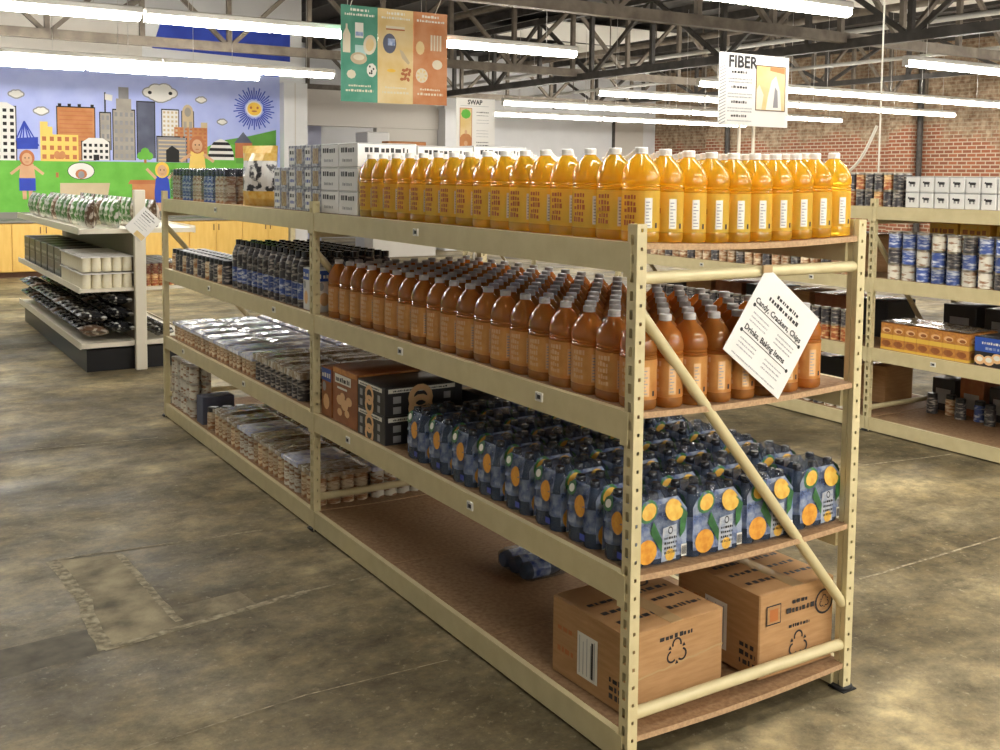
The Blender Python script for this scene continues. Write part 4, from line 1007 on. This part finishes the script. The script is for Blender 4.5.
# next bay of the right rack, seen through the near rack
bags = [Proto(pouch('food_bag', m_, .17, .20, .09, None, i+11)) for i, m_ in enumerate(('bag_brown', 'bag_dark', 'bag_green'))]
def bag_row(n, x, y0, dy, z, rz, ks, label, group, sc=1, jitter=.1):
    for i in range(n):
        k = ks[i % len(ks)]
        o = bags[k].put((x+jitter*.3*(R.random()-.5), y0+dy*i, z), rz+jitter*(R.random()-.5)*4, ('brown', 'dark', 'green')[k]+' '+label % ORD[min(i, 24)], 'food bag', group); 
bag_row(20, RX+.12, 2.90, .178, ZS[3]+.001-.004, -PI/2, (0, 0, 1), 'bag on the right rack top shelf behind the juice, %s along', 'bags on the right rack')
for c in range(24):
    for l in range(2): CAN['can_red' if l == 0 else 'can_dark'].put((RX+.075, 2.46+c*.085, ZS[1]+.001+l*.1085), c, ('red' if l == 0 else 'dark')+' can in the right rack far bay third shelf, column %s' % ORD[c], 'can', 'cans in the far bay of the right rack')
for c in range(24):
    k = 'can_brown' if c % 3 else 'can_dark'; JAR[k].put((RX+.075, 2.46+c*.09, ZS[2]+.001), c, ('brown' if c % 3 else 'dark')+' jar in the right rack far bay second shelf, %s along' % ORD[c], 'jar', 'jars in the far bay of the right rack')
for c in range(22):
    k = 'can_white' if c % 3 else 'can_dark'; JAR[k].put((RX+.075, 2.46+c*.10, ZS[0]+.001), c, ('white' if c % 3 else 'dark')+' jar on the right rack far bay bottom shelf, %s along' % ORD[c], 'jar', 'white jars on the right rack')
for c in range(7):
    for l, z in enumerate((ZS[2], ZS[1], ZS[3], ZS[0])):
        if l == 2 and c in (0, 1, 4): continue
        o = MB().cbox(0, .3, 0, .30, 0, .26, ('cardboard', 'box_dark', 'box_brown')[(c+l) % 3], .004).build('case'); MB().box(-.0006, .3006, .13, .17, .2595, .261, 'tape').build('tape_strip', o)
        o.location = (RX+.45, 2.5+c*.35, z-.004); tag(o, ('tan', 'black', 'brown')[(c+l) % 3]+' case at the back of the right rack, %s shelf, %s along' % (('second', 'third', 'top', 'bottom')[l], ORD[c]), 'case')

# ================================================================ SIGNS AND BANNERS
def board(name, O, U, V, wd, ht, mat, th=.006):
    U = Vector(U).normalized(); V = Vector(V).normalized(); N = U.cross(V); O = Vector(O); m = MB()
    c = [O+U*a+V*b+N*d for d in (0, -th) for a, b in ((0, 0), (wd, 0), (wd, ht), (0, ht))]
    for q in ((0, 1, 2, 3), (7, 6, 5, 4), (0, 4, 5, 1), (1, 5, 6, 2), (2, 6, 7, 3), (3, 7, 4, 0)): m.face([c[i] for i in q], mat)
    return m.build(name)
# tilted paper sign on the rack end: top corner (0.49,1.385), falls to the right
a = math.radians(-36.5); U = (math.cos(a), 0, math.sin(a)); V = (-math.sin(a), 0, math.cos(a))
sw, sh = .285, .285
TL = Vector((.487, -.006, 1.392)); O = TL-Vector(V)*sh
s = board('paper_sign', O, U, V, sw, sh, 'paper', .002)
Uv, Vv = Vector(U), Vector(V)
g = G(O, U, V, .0006, n=(0, -1, 0))
g.scribble(.09, .20, sh-.052, .012, 'print_dark', 1); g.scribble(.065, .215, sh-.074, .013, 'print_dark', 2)
for v in (.168, .083):
    g.rect(.025, v, .260, v+.0025, 'print_dark'); g.ell(.025, v+.001, .006, .006, 'print_dark', 12); g.ell(.260, v+.001, .006, .006, 'print_dark', 12)
    for k in range(3): g.scribble(.035, .115, v-.02-k*.013, .005, 'print_grey', k+3); g.scribble(.16, .245, v-.02-k*.013, .005, 'print_grey', k+13)
g.scribble(.03, .25, .012, .005, 'print_grey', 33)
g.mb.build('small_print', s)
text('Candy, Crackers, Chips', .0245, 'print_dark', 'lettering', s, O+Uv*.020+Vv*.178, U, V, .001, bold=.0006)
text('Drinks, Baking Items', .0245, 'print_dark', 'lettering', s, O+Uv*.030+Vv*.093, U, V, .001, bold=.0006)
MB().box(.470, .505, -.0085, -.0015, 1.375, 1.397, 'tape').build('tape', s)
tag(s, 'white paper sign taped tilted to the cross tube at the rack end', 'sign')
# picture sign on two sticks
FY, FX0, FX1, FZ0, FZ1 = 4.05, 4.15, 4.93, 2.07, 2.65
s = board('picture_sign', (FX0, FY, FZ0), (1, 0, 0), (0, 0, 1), FX1-FX0, FZ1-FZ0, 'paper', .012); fw, fh = FX1-FX0, FZ1-FZ0
g = G((FX0, FY, FZ0), (1, 0, 0), (0, 0, 1), .001, n=(0, -1, 0))
for k in range(22): g.poly([(0, k*fh/22), (.07, k*fh/22+.03), (.07, k*fh/22+.038), (0, k*fh/22+.008)], 'print_grey')
for k, (v, h_, m_) in enumerate(((.42, .022, 'print_dark'), (.37, .012, 'print_grey'), (.345, .012, 'print_grey'), (.30, .022, 'print_dark'), (.25, .012, 'print_grey'), (.225, .012, 'print_grey'), (.18, .022, 'print_dark'), (.135, .012, 'print_grey'), (.11, .012, 'print_grey'), (.07, .02, 'print_dark'), (.035, .01, 'print_grey'))):
    g.scribble(.13 if m_ == 'print_dark' else .09, .30 if m_ == 'print_dark' else .36, v, h_, m_, k)
g.mb.build('small_print', s)
g = G((FX0, FY, FZ0), (1, 0, 0), (0, 0, 1), .0014, n=(0, -1, 0)); g.rect(.40, .13, .745, .50, 'wood_dark'); g.up(); g.rect(.408, .138, .737, .492, 'b_gold'); g.up()
g.poly([(.52, .14), (.70, .14), (.68, .30), (.63, .42), (.58, .38), (.54, .25)], 'print_white'); g.poly([(.41, .14), (.47, .14), (.49, .26), (.44, .34), (.41, .3)], 'b_cream'); g.poly([(.56, .46), (.73, .44), (.73, .49), (.56, .49)], 'm_brick'); g.up(); g.poly([(.60, .16), (.66, .16), (.65, .3), (.62, .33)], 'm_grey')
g.mb.build('picture', s)
text('FIBER', .135, 'print_dark', 'lettering', s, (FX0+.09, FY, FZ0+.468), (1, 0, 0), (0, 0, 1), .002, bold=.004)
for x in (4.40, 4.56): MB().box(x-.012, x+.012, FY+.014, FY+.028, ZS[3]+.002, FZ1-.1, 'stick').build('stick', s)
tag(s, 'white sign headed FIBER with framed picture on two sticks', 'sign')
# distant sign on a pole
SY, SX0, SX1, SZ0, SZ1 = 10.0, 5.12, 5.72, 1.90, 2.67
s = board('poster_sign', (SX0, SY, SZ0), (1, 0, 0), (0, 0, 1), SX1-SX0, SZ1-SZ0, 'paper', .012)
g = G((SX0, SY, SZ0), (1, 0, 0), (0, 0, 1), .001, n=(0, -1, 0)); g.rect(.05, .11, .24, .64, 'm_rust'); g.up(); g.rect(.058, .118, .232, .632, 'b_gold'); g.up()
g.rect(.058, .118, .232, .25, 'm_brick'); g.ell(.145, .25, .08, .05, 'm_brick', 14); g.ell(.145, .56, .075, .065, 'apple_green', 8); g.up(); g.ell(.145, .17, .03, .035, 'm_skin', 10); g.ell(.145, .32, .02, .03, 'm_skin', 8); g.mb.build('picture', s)
g = G((SX0, SY, SZ0), (1, 0, 0), (0, 0, 1), .001, n=(0, -1, 0))
for k, v in enumerate((.58, .54, .48, .44, .34, .30, .26, .18, .14, .10, .06)): g.scribble(.31, .50, v, .016 if k in (0, 7, 8) else .008, 'print_dark' if k in (0, 1, 7, 8) else 'print_grey', k)
g.rect(.06, .665, .5, .67, 'print_grey'); g.mb.build('small_print', s)
text('SWAP', .085, 'print_dark', 'lettering', s, (SX0+.17, SY, SZ0+.69), (1, 0, 0), (0, 0, 1), .002, bold=.003)
MB().tube((5.42, SY+.03, 0.02), (5.42, SY+.03, 2.5), .018, 'metal').build('pole', s); MB().lathe([(.22, 0), (.22, .015), (.03, .03)], 'black', 20, (5.42, SY+.03, 0)).build('base', s)
tag(s, 'narrow white sign headed SWAP with green topped picture', 'sign')
# triple banner
BY, BX0, BX1, BZ0, BZ1 = 7.5, 2.39, 3.585, 2.365, 3.31; bw = (BX1-BX0)/3; bh = BZ1-BZ0
s = empty('hanging_banner', (BX0, BY, BZ0)); tag(s, 'three panel green, yellow and orange food banner hanging from the truss', 'banner')
for i, (mt, lab) in enumerate((('b_green', 'green banner panel'), ('b_gold', 'yellow banner panel'), ('b_rust', 'orange banner panel'))):
    p = MB().box(i*bw, (i+1)*bw-.002, 0, .004, 0 if i < 2 else .005, bh, mt).build('banner_panel', s); p['label'] = lab
    g = G((i*bw, 0, 0), (1, 0, 0), (0, 0, 1), .001, n=(0, -1, 0))
    g.scribble(.10, .30, bh-.055, .028, 'print_white', i); g.scribble(.04, .36, bh-.10, .024, 'print_white', i+5)
    g.scribble(.08, .32, .15, .02, 'b_cream', i+9); g.scribble(.05, .35, .10, .026, 'b_cream', i+19)
    if i == 0:
        g.rect(.15, .45, .27, .56, 'b_mint'); g.poly([(.02, .48), (.10, .48), (.10, .66), (.07, .72), (.07, .76), (.05, .76), (.05, .72), (.02, .66)], 'b_cream'); g.poly([(.15, .63), (.24, .63), (.24, .78), (.15, .78)], 'print_white'); g.ell(.31, .57, .07, .10, 'b_cream', 18, -.2); g.ell(.19, .43, .09, .06, 'm_tan', 18); g.ell(.11, .27, .05, .045, 'b_cream', 8); g.ell(.33, .32, .055, .07, 'print_white', 9); g.up(); g.ell(.31, .57, .045, .065, 'b_gold', 16, -.2); g.rect(.155, .65, .235, .69, 'pale_blue'); g.ell(.19, .44, .06, .03, 'b_cream', 14)
        for k in range(5): g.ell(.31+.02*(k % 3), .29+.022*(k % 4), .01, .012, 'm_ink', 6)
    elif i == 1:
        g.rect(.09, .74, .30, .775, 'b_cream'); g.up(); g.rect(.09, .735, .30, .75, 'm_rust'); g.ell(.13, .60, .075, .10, 'm_slate', 16); g.up(); g.rect(.11, .58, .19, .65, 'pale_blue'); g.poly([(.24, .55), (.28, .53), (.36, .42), (.34, .40), (.27, .46)], 'm_tan'); g.ell(.15, .33, .05, .018, 'm_gold', 10)
        for k in range(9): g.ell(.27+.035*(k % 3)+.01*(k//3), .25+.045*(k//3)+.01*(k % 2), .024, .017, 'm_rust', 7, k)
    else:
        g.ell(.08, .58, .05, .07, 'b_gold', 12); g.ell(.28, .42, .06, .05, 'b_cream', 12); g.ell(.10, .30, .07, .075, 'b_cream', 14)
        for k in range(4): g.rect(.20+k*.035, .56, .222+k*.035, .72, 'b_cream')
        g.up()
        for k in range(7): g.ell(.10+.045*math.cos(k*.9), .30+.045*math.sin(k*.9), .02, .012, 'b_gold', 6, k*.9)
    g.mb.build('printed_art', p)
for x in (.1, 1.05): MB().tube((x, .002, bh-.01), (x, -.14, 3.45-BZ0), .004, 'cord', 5).build('hanging_cord', s)
# cords hanging above the right rack
CB = at(878, 182, 0, RX+.45)
o = MB().tube((CB.x, CB.y, CB.z), (CB.x, CB.y, ROOF-.17), .006, 'cord', 6).build('power_cord')
MB().box(CB.x-.03, CB.x+.03, CB.y-.03, CB.y+.03, CB.z-.07, CB.z, 'cord').build('outlet_box', o)
ca, cb_ = at(848, 172, 0, RX+.45), at(877, 126, 0, RX+.45)
pts = [Vector(ca).lerp(Vector(cb_), k/8)+Vector((0, 0, -.05*math.sin(PI*k/8))) for k in range(9)]
m = MB()
for p0, p1 in zip(pts, pts[1:]): m.tube(p0, p1, .011, 'cord', 6)
m.build('slack_loop', o); tag(o, 'pale power cord with slack loop hanging above the right rack', 'cord')

# ================================================================ GONDOLA AND CABINETS
GX0, GX1, GXC, GY0, GY1 = -.20, .74, .27, 6.80, 10.3
gd = empty('gondola_shelf', (0, 0, 0)); tag(gd, 'low double sided store shelf with black base near the mural', 'store shelf')
MB().box(GX0+.05, GX1-.05, GY0+.03, GY1, 0, .18, 'black').build('base_plinth', gd)
MB().box(GXC-.02, GXC+.02, GY0+.02, GY1, .18, 1.19, 'gondola_back').build('back_panel', gd)
for z, t in ((.20, .05), (.66, .04), (1.14, .05)):
    for sx in (0, 1):
        x0, x1 = (GX0, GXC-.022) if sx == 0 else (GXC+.022, GX1)
        sh_ = MB().box(x0, x1, GY0, GY1, z, z+t-.012, 'gondola').build('shelf', gd)
        xe = x0 if sx == 0 else x1-.006
        MB().box(xe-.004 if sx == 0 else xe, xe+.006 if sx == 0 else xe+.010, GY0, GY1, z-.005, z+t+.004, 'gondola').build('price_rail', sh_)
MB().cbox(GXC-.045, GXC+.045, GY0-.06, GY0-.002, 0, 1.50, 'gondola', .004).build('end_post', gd)
SHZ = (.238, .688, 1.178)
cream = Proto(can_pack('can_pack', 5, 6, .040, .128, 'can_cream', 'paper', .10))
for l in range(2):
    for k in range(2):
        cream.put((GX0+.02, 6.82+k*.50, SHZ[1]+.001+l*.137), 0, 'cream can tray on the store shelf, %s layer, %s' % (('lower', 'upper')[l], ('front', 'rear')[k]), 'can tray', 'cream can trays')
red = Proto(can_pack('can_pack', 5, 6, .032, .20, 'can_red', 'film', .5))
red.put((GXC+.045, 6.83, SHZ[1]+.001), 0, 'red and gold can pack on the far side of the store shelf', 'can pack')
red.put((GXC+.045, 7.25, SHZ[1]+.001), 0, 'second red can pack behind, far side of the store shelf', 'can pack')
for k in range(6):
    for l in range(2):
        o = MB().cbox(0, .36, 0, .34, 0, .13, 'box_dark', .004).build('dark_carton'); g = G((0, .34, 0), (0, -1, 0), (0, 0, 1), .0008, n=(-1, 0, 0)); g.scribble(.03, .3, .03, .03, 'print_grey', k); g.mb.build('printed_front', o)
        o.location = (GX0+.04, 7.90+k*.38, SHZ[1]+.001+l*.1305); tag(o, 'black carton on the store shelf middle level, %s from the cream cans, %s' % (ORD[k], ('lower', 'upper')[l]), 'carton')
def lay(k, loc, rz, tilt, label, grp, sc=1):
    o = bags[k].put(loc, rz, label, 'food bag', grp); o.rotation_euler = (tilt, 0, rz); o.scale = (sc, sc, sc); return o
for i in range(16):
    for j in range(2):
        k = 2 if (i+j) % 4 else 0
        lay(k, (GX0+.11+j*.20+.02*R.random(), 6.93+i*.212+.01*R.random(), SHZ[2]+.008), -PI/2+.12*(R.random()-.5), -.06, ('green' if k == 2 else 'brown')+' bag on the store shelf top, %s from the post, %s row' % (ORD[i], ('outer', 'inner')[j]), 'bags on top of the store shelf', 1.15)
for i in range(16):
    lay(2 if i % 3 else 0, (GXC+.16, 6.93+i*.205, SHZ[2]+.006), PI/2+.12*(R.random()-.5), -.06, ('green' if i % 3 else 'brown')+' bag on the far side of the store shelf top, %s from the post' % ORD[i], 'bags on top of the store shelf', 1.15)
for i in range(15):
    for j in range(2):
        for l in range(2+j):
            lay(1 if (i+j+l) % 6 else 0, (GX0+.228+j*.212-.01*l, 6.93+i*.232+.004*R.random(), SHZ[0]+.080+l*.118+j*.02), -PI/2+.10*(R.random()-.5), PI/2-.12, 'shiny dark bag on the store shelf base, %s from the post, %s %s' % (ORD[i], ('outer', 'inner')[j], ('bottom', 'middle', 'top')[l]), 'dark bags piled on the base shelf', 1.12)
for i in range(5): lay(1, (GXC+.29, 6.92+i*.23, SHZ[0]+.05), -PI/2, PI/2-.15, 'dark bag on the far side base of the store shelf, %s along' % ORD[i], 'dark bags on the far side', 1.05)
# small tilted sign on the gondola post
a = math.radians(-44); U = (math.cos(a), 0, math.sin(a)); V = (-math.sin(a), 0, math.cos(a)); O = Vector((.307, 6.733, 1.365))-Vector(V)*.235
s = board('paper_sign', O, U, V, .185, .235, 'paper', .002); g = G(O, U, V, .0008, n=(0, -1, 0))
for k in range(7): g.scribble(.03, .155 if k % 2 else .13, .205-k*.022, .010 if k < 3 else .006, 'print_dark' if k < 3 else 'print_grey', k)
g.rect(.09, .006, .18, .05, 'b_gold'); g.mb.build('small_print', s); tag(s, 'small white paper sign taped tilted to the store shelf end post', 'sign')
# base cabinets under the mural
def cabinet():
    b = MB().box(0, .898, 0, .60, .09, .84, 'cabinet').build('base_cabinet'); MB().box(.0, .898, .07, .6, 0, .09, 'wood_dark').build('plinth', b)
    for k in range(2):
        d = MB().cbox(.006+k*.446, .446+k*.446, -.018, -.001, .10, .83, 'cabinet', .003).build('door', b)
        MB().box(.40+k*.085, .412+k*.085, -.032, -.019, .68, .78, 'wood_dark').build('handle', d)
    return b
cp = Proto(cabinet())
for k in range(7): cp.put((-1.45+k*.9, 15.32, 0), 0, 'yellow wooden base cabinet under the mural, %s from the left' % ORD[k], 'cabinet', 'yellow cabinets under the mural')
o = MB().cbox(-1.5, 4.84, 15.28, YM-.075, .842, .885, 'counter', .006).build('countertop'); MB().box(-1.5, 4.84, YM-.074, YM-.058, .842, .99, 'counter').build('backsplash', o); tag(o, 'long grey countertop on the yellow cabinets', 'countertop')
# orange box on a tall shelf unit far behind
o = MB().box(7.0, 8.4, 16.6, 16.64, 0, 2.12, 'wall_beige').box(7.0, 7.04, 16.64, 17.0, 0, 2.12, 'wall_beige').box(8.36, 8.4, 16.64, 17.0, 0, 2.12, 'wall_beige').box(7.0, 8.4, 16.64, 17.0, 2.09, 2.12, 'wall_beige').build('tall_shelf'); tag(o, 'tall beige shelf unit far behind the bottles', 'shelf')
o = MB().cbox(7.35, 8.2, 16.65, 16.95, 2.122, 2.30, 'm_brick', .01).build('orange_crate'); MB().box(7.4, 8.15, 16.645, 16.652, 2.16, 2.2, 'b_gold').build('crate_band', o); tag(o, 'orange crate on top of the tall beige unit', 'crate')
park()
for o in bpy.data.objects:
    if o.parent and o.name.split('.')[0] in ('printing', 'printed_art', 'small_print', 'printed_front', 'printed_artwork', 'picture'): o['kind'] = 'stuff'
